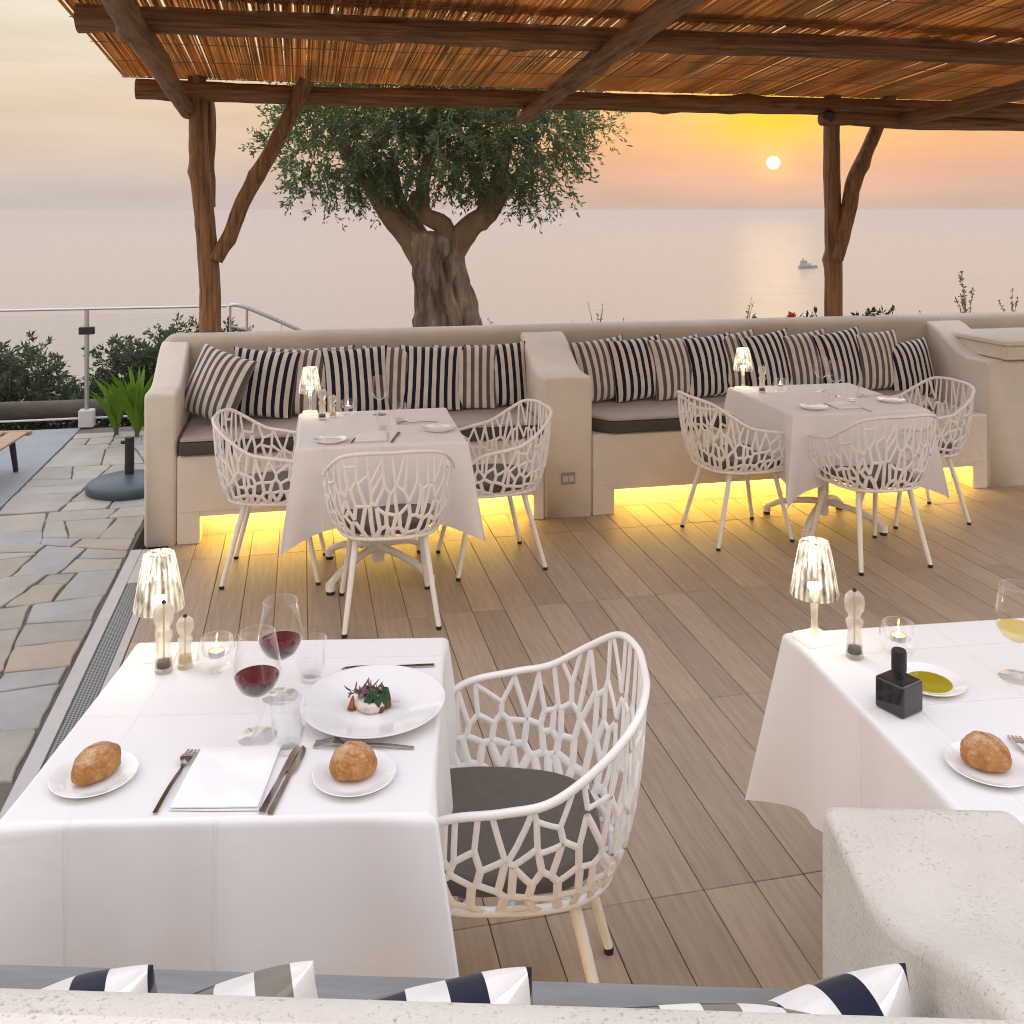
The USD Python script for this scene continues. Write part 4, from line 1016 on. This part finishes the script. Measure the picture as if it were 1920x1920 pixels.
# black square oil bottle
bo = thing('oil_bottle', 'squat square black oil bottle on the near right table', 'bottle', (.866, 2.152, TZ), 32)
P = np.array(sbox(-.037, -.037, .037, .037).buffer(-.007).buffer(.007, quad_segs=3).exterior.coords)[:-1]
M['bottle'] = simple('black_glass', (.008, .008, .009), .12, .1, coat=.5)
obj('body', loft(P, 0, .070, .006, 3), M['bottle'], bo, 40)
obj('neck', tube([(0, 0, .069), (0, 0, .084)], .013, 18), M['bottle'], bo, 40)
obj('cap', lathe([(.001, .084), (.0155, .084), (.0165, .09), (.0165, .128), (.0145, .132), (.001, .132)], 24), M['black'], bo, 40)
obj('label', bx(.0371, .0376, -.026, .026, .012, .058), M['label'], bo)

# ------------------------------------------------------------------ pergola
SL = .075
ZB = lambda v: 2.655 + SL * (.94 - v)
pg = thing('pergola', 'log pergola with a woven reed roof over the terrace', 'pergola', (OX, OY, 0), ANG)
VB = (.94, -.78, -2.35)
for k, v in enumerate(VB):
    obj('beam', log([(-.47, v, ZB(v)), (2.0, v + .01, ZB(v) - .006), (4.6, v, ZB(v) + .006), (8.2, v, ZB(v))], .066, 31 + k, seg=60, knots=7), M['wood_u'], pg, 60)
obj('beam', log([(4.40, .93, ZB(.93) - .095), (5.3, .95, ZB(.95) - .10), (8.2, .94, ZB(.94) - .085)], [.05, .055, .05], 41, seg=30), M['wood_u'], pg, 60)
for k, (u, v0, r0) in enumerate(((-.165, 1.02, .062), (2.13, 1.06, .060), (5.07, .92, .062))):
    vs = (v0, -1.0, -2.6); obj('rafter', log([(u, v, ZB(v) - .105) for v in vs], [r0 * .85, r0, r0 * 1.1], 50 + k, seg=40, knots=5), M['wood_v'], pg, 60)
obj('post', log([(.0, .935, .55), (-.014, .93, 1.11), (-.035, .935, 1.75), (-.085, .94, 2.35), (-.105, .95, 2.77)], [.068, .068, .066, .060, .058], 61, seg=50, knots=3), M['wood_z'], pg, 60)
obj('post', log([(4.545, 1.0, .55), (4.545, 1.0, 1.1), (4.535, 1.0, 2.0), (4.530, 1.0, 2.77)], [.070, .068, .062, .062], 62, seg=40, knots=2), M['wood_z'], pg, 60)
obj('brace', log([(.02, .90, 1.55), (.30, .88, 2.12), (.60, .845, 2.72)], [.047, .052, .050], 63, seg=26), M['wood_z'], pg, 60)
obj('brace', log([(-.02, 1.02, 1.9), (-.03, 1.05, 2.3), (-.035, 1.06, 2.66)], [.035, .04, .04], 64, seg=20, knots=1), M['wood_z'], pg, 60)
obj('brace', log([(4.545, .95, 1.50), (4.61, .945, 1.80), (4.685, .94, 2.08), (4.80, .94, 2.33), (5.04, .94, 2.85)], [.05, .058, .062, .050, .048], 65, seg=34, knots=3), M['wood_z'], pg, 60)
li = obj('spotlight', tube([(4.45, .90, 2.60), (4.42, .86, 2.57)], [.035, .04], 14), M['black'], pg, 40)
obj('bracket', tube([(4.53, .95, 2.66), (4.47, .92, 2.66), (4.45, .90, 2.60)], .008, 6), M['steel'], li)
# reed mats: thousands of thin canes in two layers
reeds = []
g3 = np.random.default_rng(11)


def cane(u, v0, v1, z0, z1, r, du):
    a, b = np.array([u, v0, z0]), np.array([u + du, v1, z1]); t = np.array([0, 1, 0]); V = []
    for p in (a, b):
        V += [p + (-r, 0, r * .5), p + (0, 0, -r * .5), p + (r, 0, r * .5)]
    return V


RV, RF = [], []
for layer, (pitch, dz) in enumerate(((.0066, 0), (.024, .010))):
    for v0, v1 in ((1.02, -1.02), (-.86, -2.5)):
        lap = .012 if v0 > 0 else 0
        for u in np.arange(-.56, 8.1, pitch):
            if layer == 0 and not (seen(u, min(v0, .9), 2.75, 500) or seen(u, v1, 2.9, 900)):
                continue
            r = g3.uniform(.0046, .0060); e0, e1 = g3.normal(0, .018, 2); z = .082 + dz + lap + g3.normal(0, .0022)
            V = cane(u + g3.normal(0, .0012), v0 + e0, v1 + e1, ZB(v0 + e0) + z, ZB(v1 + e1) + z + g3.normal(0, .004), r, g3.normal(0, .007))
            i = len(RV); RV += V; RF += [(i, i + 1, i + 4), (i, i + 4, i + 3), (i + 1, i + 2, i + 5), (i + 1, i + 5, i + 4)]
obj('reed_mat', tm(RV, RF), M['reed'], pg, kind='stuff')
for v in (.93, .45, .0, -.5, -.95, -1.4):                             # wires that hold the mats
    obj('binding_wire', tube([(-.56, v, ZB(v) + .074), (8.1, v, ZB(v) + .074)], .0022, 5), M['dry_stem'], pg)

# ------------------------------------------------------------------ ground beyond, sea, boat
gx, gy = np.meshgrid(np.linspace(-60, 60, 61), np.concatenate([np.linspace(.91, 6, 16), np.linspace(7, 175, 40)]), indexing='ij')
gz_ = np.where(gy < 3.3, .62 - .05 * (gy - .9), np.maximum(.5 - .36 * (gy - 3.3), -52))
gz_ = np.where((gx < .9) & (gy < 3.35), -.35, gz_)
gz_ = np.where((gx < 2.0) & (gy >= 3.3), np.maximum(-.30 - .40 * (gy - 3.3), -52), gz_)
gz_ = gz_ + (meshkit.fbm(np.stack([gx * .8, gy * .8, gx * 0], -1), 3, 4) - .5) * np.clip((gy - .9) * .12, 0, 1.5)
V = np.stack([gx, gy, gz_], -1).reshape(-1, 3); nx, ny = gx.shape
F = [t for i in range(nx - 1) for j in range(ny - 1) for t in ((i * ny + j, (i + 1) * ny + j, (i + 1) * ny + j + 1), (i * ny + j, (i + 1) * ny + j + 1, i * ny + j + 1))]
hs = thing('hillside', 'dry slope falling from the terrace to the sea', 'hillside', (OX, OY, 0), ANG, kind='structure')
obj('slope', tm(V, F), M['soil'], hs, True)
sea_n = {'tc': ('texture_coordinate', {}), 'm1': ('mapping', {'scale': (.005, .035, 1)}), 'n1': ('noise_texture', {'scale': 1.0, 'detail': 6.0, 'roughness': .62}), 'm2': ('mapping', {'scale': (.12, .35, 1)}), 'n2': ('noise_texture', {'scale': 1.0, 'detail': 5.0, 'roughness': .6}),
         'ad': ('math', {'math_type': 'multiply_add', 'value2': .25}), 'bu': ('bump', {'strength': 1.0, 'distance': 2.2}), 'p': ('principled_bsdf', {'base_color': (.17, .135, .115), 'roughness': .28, 'ior': 1.65})}
M['sea'] = mat('sea', sea_n, [('tc.object', 'm1.vector'), ('m1.vector', 'n1.vector'), ('tc.object', 'm2.vector'), ('m2.vector', 'n2.vector'), ('n2.fac', 'ad.value1'), ('n1.fac', 'ad.value3'), ('ad.value', 'bu.height'), ('bu.normal', 'p.normal')])
obj('sea', tm([(-30000, 20, -50), (30000, 20, -50), (30000, 40000, -50), (-30000, 40000, -50)], [(0, 1, 2), (0, 2, 3)]), M['sea'], label='calm pale sea fading into evening haze', cat='sea', kind='structure')
yt = thing('motor_yacht', 'small grey motor yacht far out on the sea below the sun', 'boat', (266.5, 866, -50), 14)
hull = []
xs = np.linspace(-8.5, 9.5, 15)
HV = []
for x in xs:
    s = (x + 8.5) / 18; wd = 2.3 * (1 - max(0, (s - .45) / .55) ** 2.2) + .02; top = 2.0 + .7 * s; HV += [(x, -wd, top), (x + .3 * s, -wd * .75, -.4), (x + .3 * s, wd * .75, -.4), (x, wd, top)]
HF = []
for i in range(14):
    for j in range(4):
        k = (j + 1) % 4; HF += [(i * 4 + j, (i + 1) * 4 + j, (i + 1) * 4 + k), (i * 4 + j, (i + 1) * 4 + k, i * 4 + k)]
HF += [(0, 1, 2), (0, 2, 3), (56, 58, 57), (56, 59, 58)]
obj('hull', tm(HV, HF), M['boat'], yt)
obj('cabin', loft_x([(-1.8, 2.1), (1.8, 2.1), (1.5, 4.6), (-1.5, 4.6)], -7.5, 2.6, .3), M['boat2'], yt)
obj('upper_deck', loft_x([(-1.5, 4.6), (1.5, 4.6), (1.2, 7.0), (-1.2, 7.0)], -7.0, -1.4, .3), M['boat'], yt)
obj('mast', bx(-5.2, -4.2, -.5, .5, 6.9, 9.4, .2), M['boat2'], yt)


# ------------------------------------------------------------------ plants
def leaves(P, D, L, Wd, g, droop=0.0):
    """lens-shaped folded leaves at P along directions D"""
    n = len(P); D = D / (np.linalg.norm(D, axis=1, keepdims=True) + 1e-9); s = np.cross(D, g.normal(0, 1, (n, 3))); s /= np.linalg.norm(s, axis=1, keepdims=True) + 1e-9
    l = (L * g.uniform(.65, 1.25, n))[:, None]; w = (Wd * g.uniform(.7, 1.2, n))[:, None]; up = np.cross(s, D)
    a, b, c, d = P, P + D * l * .5 + s * w + up * w * .3, P + D * l + (0, 0, -droop), P + D * l * .5 - s * w + up * w * .3
    V = np.stack([a, b, c, d], 1).reshape(-1, 3); i = np.arange(n)[:, None] * 4
    return tm(V, np.vstack([i + [0, 1, 2], i + [0, 2, 3]]))


def crown(blobs, n_twigs, per, L, Wd, seed, twig=.25, shell=.55):
    g = np.random.default_rng(seed); B = np.array(blobs); vol = B[:, 3] * B[:, 4] * B[:, 5]; pick = g.choice(len(B), n_twigs, p=vol / vol.sum())
    d = g.normal(0, 1, (n_twigs, 3)); d /= np.linalg.norm(d, axis=1, keepdims=True); r = (shell + (1 - shell) * g.random(n_twigs) ** .7)[:, None]
    c = B[pick, :3] + d * r * B[pick, 3:6]
    dirs = d + g.normal(0, .6, (n_twigs, 3)) + (0, 0, -.25); dirs /= np.linalg.norm(dirs, axis=1, keepdims=True)
    t = g.random((n_twigs, per))
    P = c[:, None] + dirs[:, None] * (t[..., None] * twig) + g.normal(0, .012, (n_twigs, per, 3)); P[..., 2] -= (t * t) * twig * .25
    D = np.repeat(dirs[:, None], per, 1) + g.normal(0, .75, (n_twigs, per, 3))
    tw = []
    for k in range(0, n_twigs, 3):
        tw.append(np.array([c[k] - dirs[k] * .1, c[k] + dirs[k] * twig * .9]))
    return leaves(P.reshape(-1, 3), D.reshape(-1, 3), L, Wd, g), cat_([tube(p, [.005, .002], 3, False) for p in tw])


# olive tree
OTX, OTY = -.66, 9.6
ol = thing('olive_tree', 'old olive tree with a thick gnarled trunk and rounded grey-green crown behind the far bench', 'tree', (OTX, OTY, 0))
P = spline([(.08, 0, -.2), (.05, 0, .5), (-.02, 0, 1.0), (-.08, 0, 1.35), (-.10, .0, 1.56), (-.09, 0, 1.66)], 60)
tr = tube(P, np.interp(np.linspace(0, 1, 60), [0, .35, .6, .8, .90, .96, 1], [.40, .30, .26, .265, .25, .19, .08]), 120)
c = np.vstack([np.repeat(P, 120, 0), P[:1], P[-1:]]); v = tr.vertices; a = np.arctan2(v[:, 1] - c[:, 1], v[:, 0] - c[:, 0])
wob = 1.6 * meshkit.fbm(v * [2, 2, 2.6], 3, 8) + .8 * v[:, 2]
q = .11 * np.sin(4 * a + 2.4 * wob) + .07 * np.abs(np.sin(6.5 * a + 3.5 * wob + 1)) - .10 * np.abs(np.sin(11 * a - 4 * wob)) ** 6 + .20 * (meshkit.fbm(v * [6, 6, 2.0], 4, 2) - .5) + .16 * (meshkit.fbm(v * [22, 22, 5], 3, 5) - .5)
for hx, hz, hs_ in ((-1.9, .98, .07), (-1.2, 1.30, .06), (-1.55, .72, .08), (-.9, 1.05, .05)):
    q -= .30 * np.exp(-((a - hx) / .20) ** 2 - ((v[:, 2] - hz) / (hs_ * 2.4)) ** 2)
tr.vertices = c + (v - c) * (1 + q)[:, None]
obj('trunk', tr, M['bark'], ol, True)
limbs = [([(-.12, 0, 1.22), (-.36, .0, 1.60), (-.60, -.02, 1.90), (-.80, 0, 2.2), (-1.1, 0, 2.6)], .10), ([(-.16, .06, 1.42), (-.34, .1, 1.76), (-.50, .12, 2.05), (-.55, .1, 2.5)], .065),
         ([(-.08, 0, 1.42), (-.02, -.05, 1.70), (-.20, -.06, 1.84), (-.22, -.05, 2.1), (-.12, 0, 2.6)], .085), ([(-.02, 0, 1.30), (.20, 0, 1.66), (.44, .02, 1.86), (.50, .0, 2.1), (.62, 0, 2.6)], .10),
         ([(.40, 0, 1.84), (.36, .03, 2.05), (.25, .05, 2.4)], .05), ([(-.22, -.05, 1.85), (-.32, -.08, 1.95), (-.30, -.1, 2.05)], .05), ([(.48, 0, 1.9), (.62, .02, 2.1), (.95, .05, 2.45)], .06)]
for k, (pp, r) in enumerate(limbs):
    obj('limb', log(pp, [r * 1.45, r * 1.15, r * .85, r * .6], 80 + k, n=16, seg=22, knots=1), M['limb'], ol, True)
bl = [(-1.0, 0, 2.62, .78, .8, .55), (-.15, -.25, 2.72, .85, .8, .62), (.65, 0, 2.65, .72, .8, .56), (.15, .3, 3.1, 1.0, .9, .6), (-.6, .2, 3.15, .95, .9, .6), (-1.25, .1, 2.35, .42, .45, .34), (.92, 0, 2.32, .42, .45, .33), (.95, 0, 2.95, .5, .5, .38), (-.35, 0, 2.3, .6, .5, .28), (.4, -.1, 2.28, .5, .5, .25), (-1.25, 0, 2.95, .45, .5, .35), (0, 0, 3.6, 1.0, .9, .45)]
lf, tw = crown(bl, 2050, 27, .064, .0105, 3, .26, .62)
sp_, st_ = crown([(1.46, 0, 2.72, .22, .2, .10), (-1.60, 0, 2.72, .16, .15, .16), (1.25, 0, 2.50, .25, .2, .12), (-1.25, 0, 1.97, .12, .1, .14), (.75, 0, 2.02, .3, .2, .10), (-.75, 0, 2.02, .25, .2, .08)], 130, 16, .055, .008, 5, .24, .2)
obj('crown', cat_([lf, sp_]), M['olive_leaf'], ol); obj('twigs', cat_([tw, st_]), M['limb'], ol, kind='stuff')


def shrub(label, loc, blobs, n, per, L, Wd, seed, leaf='shrub_leaf', name='leafy_shrub', group='shrubs below the glass railing', cat='shrub', twig=.16):
    t = thing(name, label, cat, loc, 0, group)
    lf, tw = crown(blobs, n, per, L, Wd, seed, twig, .35)
    obj('foliage', lf, M[leaf], t)
    g = np.random.default_rng(seed); st = []
    z0 = min(b[2] - b[5] for b in blobs) - .3
    for b in blobs:
        st.append(tube(spline([(b[0] * .3, b[1] * .3, z0), (b[0] * .7, b[1] * .7, (z0 + b[2]) / 2), b[:3]], 6), [.02, .018, .015, .012, .01, .008], 5))
    obj('stems', cat_(st + [tw]), M['limb'], t)
    return t


shrub('broad grey-green shrub at the left edge beyond the glass railing', (-5.05, 9.6, 0), [(-.55, 0, -.02, .6, .4, .50), (.05, 0, .0, .55, .4, .50), (.32, 0, .30, .16, .15, .28), (-.25, 0, .3, .3, .3, .3)], 800, 24, .06, .011, 31)
shrub('tall dusky shrub right of the railing post, behind the bright green plants', (-3.72, 9.75, 0), [(.0, 0, .12, .45, .4, .45), (.38, 0, .30, .38, .4, .42), (.75, 0, .25, .4, .4, .45), (-.30, 0, .30, .18, .2, .22)], 800, 24, .06, .011, 32)
shrub('low pale shrub between the two larger shrubs beyond the railing', (-4.36, 9.5, 0), [(-.12, 0, -.08, .28, .3, .26), (.28, 0, -.10, .24, .3, .24)], 330, 22, .055, .010, 33)
# bright green strap-leaved plants by the wall end
for k, (x, y, lab, h, n) in enumerate(((-3.10, 7.95, 'bright green strap-leaved plant, the taller one beside the wall end', .58, 60), (-3.30, 8.02, 'bright green strap-leaved plant, the shorter one left of its twin', .46, 54))):
    g = np.random.default_rng(60 + k); t = thing('strap_leaf_plant', lab, 'plant', (x, y, 0), 0, 'bright green plants at the end of the wall'); ms = []
    for i in range(n):
        a = g.uniform(0, 6.283); l = h * g.uniform(.55, 1.05); sp = g.uniform(.08, .45); z0 = g.uniform(0, .12) * h; c = np.array([math.cos(a), math.sin(a), 0])
        p = spline([(0, 0, z0), c * l * sp * .5 + (0, 0, z0 + l * .55), c * l * sp * 1.2 + (0, 0, z0 + l * .85)], 6); ms.append(tube(p, [.006, .016, .019, .016, .010, .002], 4, False, .18))
    obj('leaves', cat_(ms), M['bright_leaf'], t); obj('stem', tube([(0, 0, 0), (0, 0, h * .5)], [.02, .012], 6), M['green_stem'], t)


def weed(name, label, loc, h, n, spread, m='dry_stem', leafm='dark_leaf', seed=0, cat='weed', group='wild stems behind the far bench wall', nl=14, L=.03):
    g = np.random.default_rng(seed); t = thing(name, label, cat, loc, 0, group); st, P, D = [], [], []
    for i in range(n):
        a = g.uniform(0, 6.283); hh = h * g.uniform(.55, 1.0); d = np.array([math.cos(a), math.sin(a), 0]) * spread * g.uniform(.2, 1)
        p = spline([(0, 0, -.25), d * .4 + (0, 0, hh * .5), d + (0, 0, hh)], 8); st.append(tube(p, np.linspace(.0035, .0012, 8), 4, False))
        for _ in range(nl):
            s = g.uniform(.35, 1); q = np.array([np.interp(s, np.linspace(0, 1, 8), p[:, c]) for c in range(3)]); P.append(q); D.append(g.normal(0, 1, 3) + (0, 0, .8))
    obj('stems', cat_(st), M[m], t)
    if nl:
        obj('leaves', leaves(np.array(P), np.array(D), L, L * .22, g), M[leafm], t)
    return t


weed('tall_weed', 'tall branching weed behind the wall at the right edge', (3.62, 7.62, .82), .58, 5, .20, leafm='dry_leaf', seed=1, nl=60, L=.024)
weed('tall_weed', 'leaning weed stem at the far right edge behind the counter', (4.0, 7.7, .85), .42, 5, .22, leafm='dry_leaf', seed=2, nl=45, L=.022)
for k, (x, y, h) in enumerate(((3.02, 7.55, .34), (3.22, 7.6, .30), (2.83, 7.5, .24), (1.75, 7.25, .40), (3.42, 7.6, .26))):
    weed('grass_stem', f'thin dry grass stems behind the wall, {("left of the tall weed", "right under the tall weed", "just right of the leafy plant", "left of the red flower", "close left of the tall weed")[k]}', (x, y, .82), h, 3, .10, seed=10 + k, nl=8, L=.022)
for k, (x, y, h) in enumerate(((.35, 6.95, .34), (.62, 7.0, .44), (.85, 7.05, .30), (-1.15, 6.6, .28), (-1.0, 6.65, .24), (-.1, 6.85, .36), (-1.55, 6.5, .3))):
    weed('grass_stem', ('dry grass stems right of the olive trunk', 'tallest grass stems right of the olive trunk', 'grass stems far right of the olive trunk', 'grass stems left of the olive trunk', 'short grass stems close left of the olive trunk', 'grass stems at the foot of the olive trunk', 'grass stems right of the left post')[k], (x, y, .80), h, 5, .10, leafm='olive_leaf', seed=30 + k, nl=6, L=.02)
weed('planter_plant', 'green leafy plant around the foot of the right post', (2.68, 7.42, .84), .30, 9, .30, 'green_stem', 'dark_leaf', 41, 'plant', 'leafy plants behind the wall', 26, .05)
weed('planter_plant', 'small green plant with arching leaves beside the red flower', (2.20, 7.32, .84), .34, 4, .14, 'green_stem', 'dark_leaf', 42, 'plant', 'leafy plants behind the wall', 16, .055)
weed('planter_plant', 'small yellow-green sprig alone on the wall left of the red flower', (1.83, 7.22, .84), .30, 3, .07, 'green_stem', 'bright_leaf', 43, 'plant', 'leafy plants behind the wall', 12, .05)
rf = weed('flowering_plant', 'plant with an orange-red flower left of the right post', (2.12, 7.28, .84), .26, 3, .05, 'green_stem', 'dark_leaf', 44, 'plant', None, 8, .05)
gr = np.random.default_rng(2); dd = gr.normal(0, 1, (60, 3)); dd[:, 2] = abs(dd[:, 2])
obj('flower', leaves(np.tile([0.0, 0, .225], (60, 1)) + gr.normal(0, .008, (60, 3)), dd, .034, .008, gr), M['red_petal'], rf)

# ------------------------------------------------------------------ railings, parasol base, lounger, timber edge
rl = thing('glass_railing', 'glass railing with thin steel handrail along the far edge of the paving', 'railing', (OX, OY, 0), ANG)
RVv = 3.27
obj('handrail', tube([(-6.5, RVv, 1.02), (-.073, RVv, 1.02)], .011, 10), M['steel'], rl, 40)
for u in (-1.241, -3.1, -5.0):
    p = obj('post', tube([(u, RVv, .14), (u, RVv, 1.01)], .020, 10), M['steel'], rl, 40)
    obj('clamp', bx(u - .062, u + .062, RVv - .03, RVv + .03, .80, .865, .006), M['black'], p)
    obj('footing', bx(u - .062, u + .062, RVv - .05, RVv + .05, 0, .15, .008), M['strip'], p)
for a, b in ((-3.07, -1.27), (-1.21, -.12), (-4.97, -3.13)):
    obj('glass_pane', bx(a, b, RVv - .005, RVv + .005, .09, .97), M['pane'], rl)
obj('bottom_rail', tube([(-6.5, RVv, .075), (-.10, RVv, .075)], .009, 8), M['strip'], rl, 40)
sr = thing('stair_railing', 'thin steel stair handrail descending behind the left post', 'railing', (OX, OY, 0), ANG)
obj('handrail', tube(spline([(-.06, 3.30, 1.02), (.03, 3.30, 1.02), (.25, 3.30, .93), (.75, 3.30, .69), (1.3, 3.3, .42)], 20), .017, 8), M['steel'], sr, 40)
obj('lower_rail', tube([(-.06, 3.30, .84), (.10, 3.30, .80), (1.2, 3.3, .26)], .010, 8), M['steel'], sr, 40)
for u, t0 in ((-.05, 1.01), (.095, .99), (.7, .71)):
    obj('baluster', tube([(u, 3.30, -.2), (u, 3.30, t0)], .011, 8), M['steel'], sr, 40)
obj('timber', log([(-6.5, 0, 0), (-3.5, 0, .01), (.2, 0, 0)], .085, 91, seg=40), M['kerb'], thing('timber_edge', 'dark timber log edging the slope beyond the railing', 'timber edging', W(0, 3.75, .06), ANG), 50)

pb = thing('parasol_base', 'dark grey round parasol base with a short black pole beside the wall end', 'parasol base', (-2.569, 6.459, 0))
obj('weight', lathe([(.001, .0), (.27, .0), (.275, .02), (.272, .045), (.25, .065), (.17, .088), (.06, .10), (.05, .105), (.001, .105)], 48), M['base_grey'], pb, 50)
tp = obj('pole', tube([(0, 0, .10), (0, 0, .352)], .030, 18), M['black'], pb, 40)
obj('clamp_knob', tube([(-.03, 0, .315), (-.055, -.005, .315)], .012, 10), M['black'], tp)

lg = thing('sun_lounger', 'wooden sun lounger end with a black leg at the left edge on the grey deck', 'sun lounger', (-3.575, 6.90, 0), 188)
for x0 in (0.0, .62):
    obj('side_rail', bx(-.12, 1.9, x0 - .02, x0 + .02, .255, .29, .006), M['teak'], lg)
for x, y in ((0, 0), (0, .62), (1.6, 0), (1.6, .62)):
    obj('leg', tube([(x - .015, y, 0), (x + .02, y, .26)], [.018, .024], 10), M['black'], lg, 40)
for k in range(12):
    obj('slat', bx(-.10 + .165 * k, .03 + .165 * k, .022, .598, .268, .285, .004), M['teak'], lg)

# evening haze over the sea
hz = mat('haze', {'v': ('principled_volume', {'color': (.58, .51, .475), 'density': .00030, 'anisotropy': .3})}, [], None, 'v.volume')
obj('haze', bx(-9000, 9000, -300, 9000, -53, 6.0), hz, label='thin evening haze over the sea and terrace', cat='haze', kind='stuff')
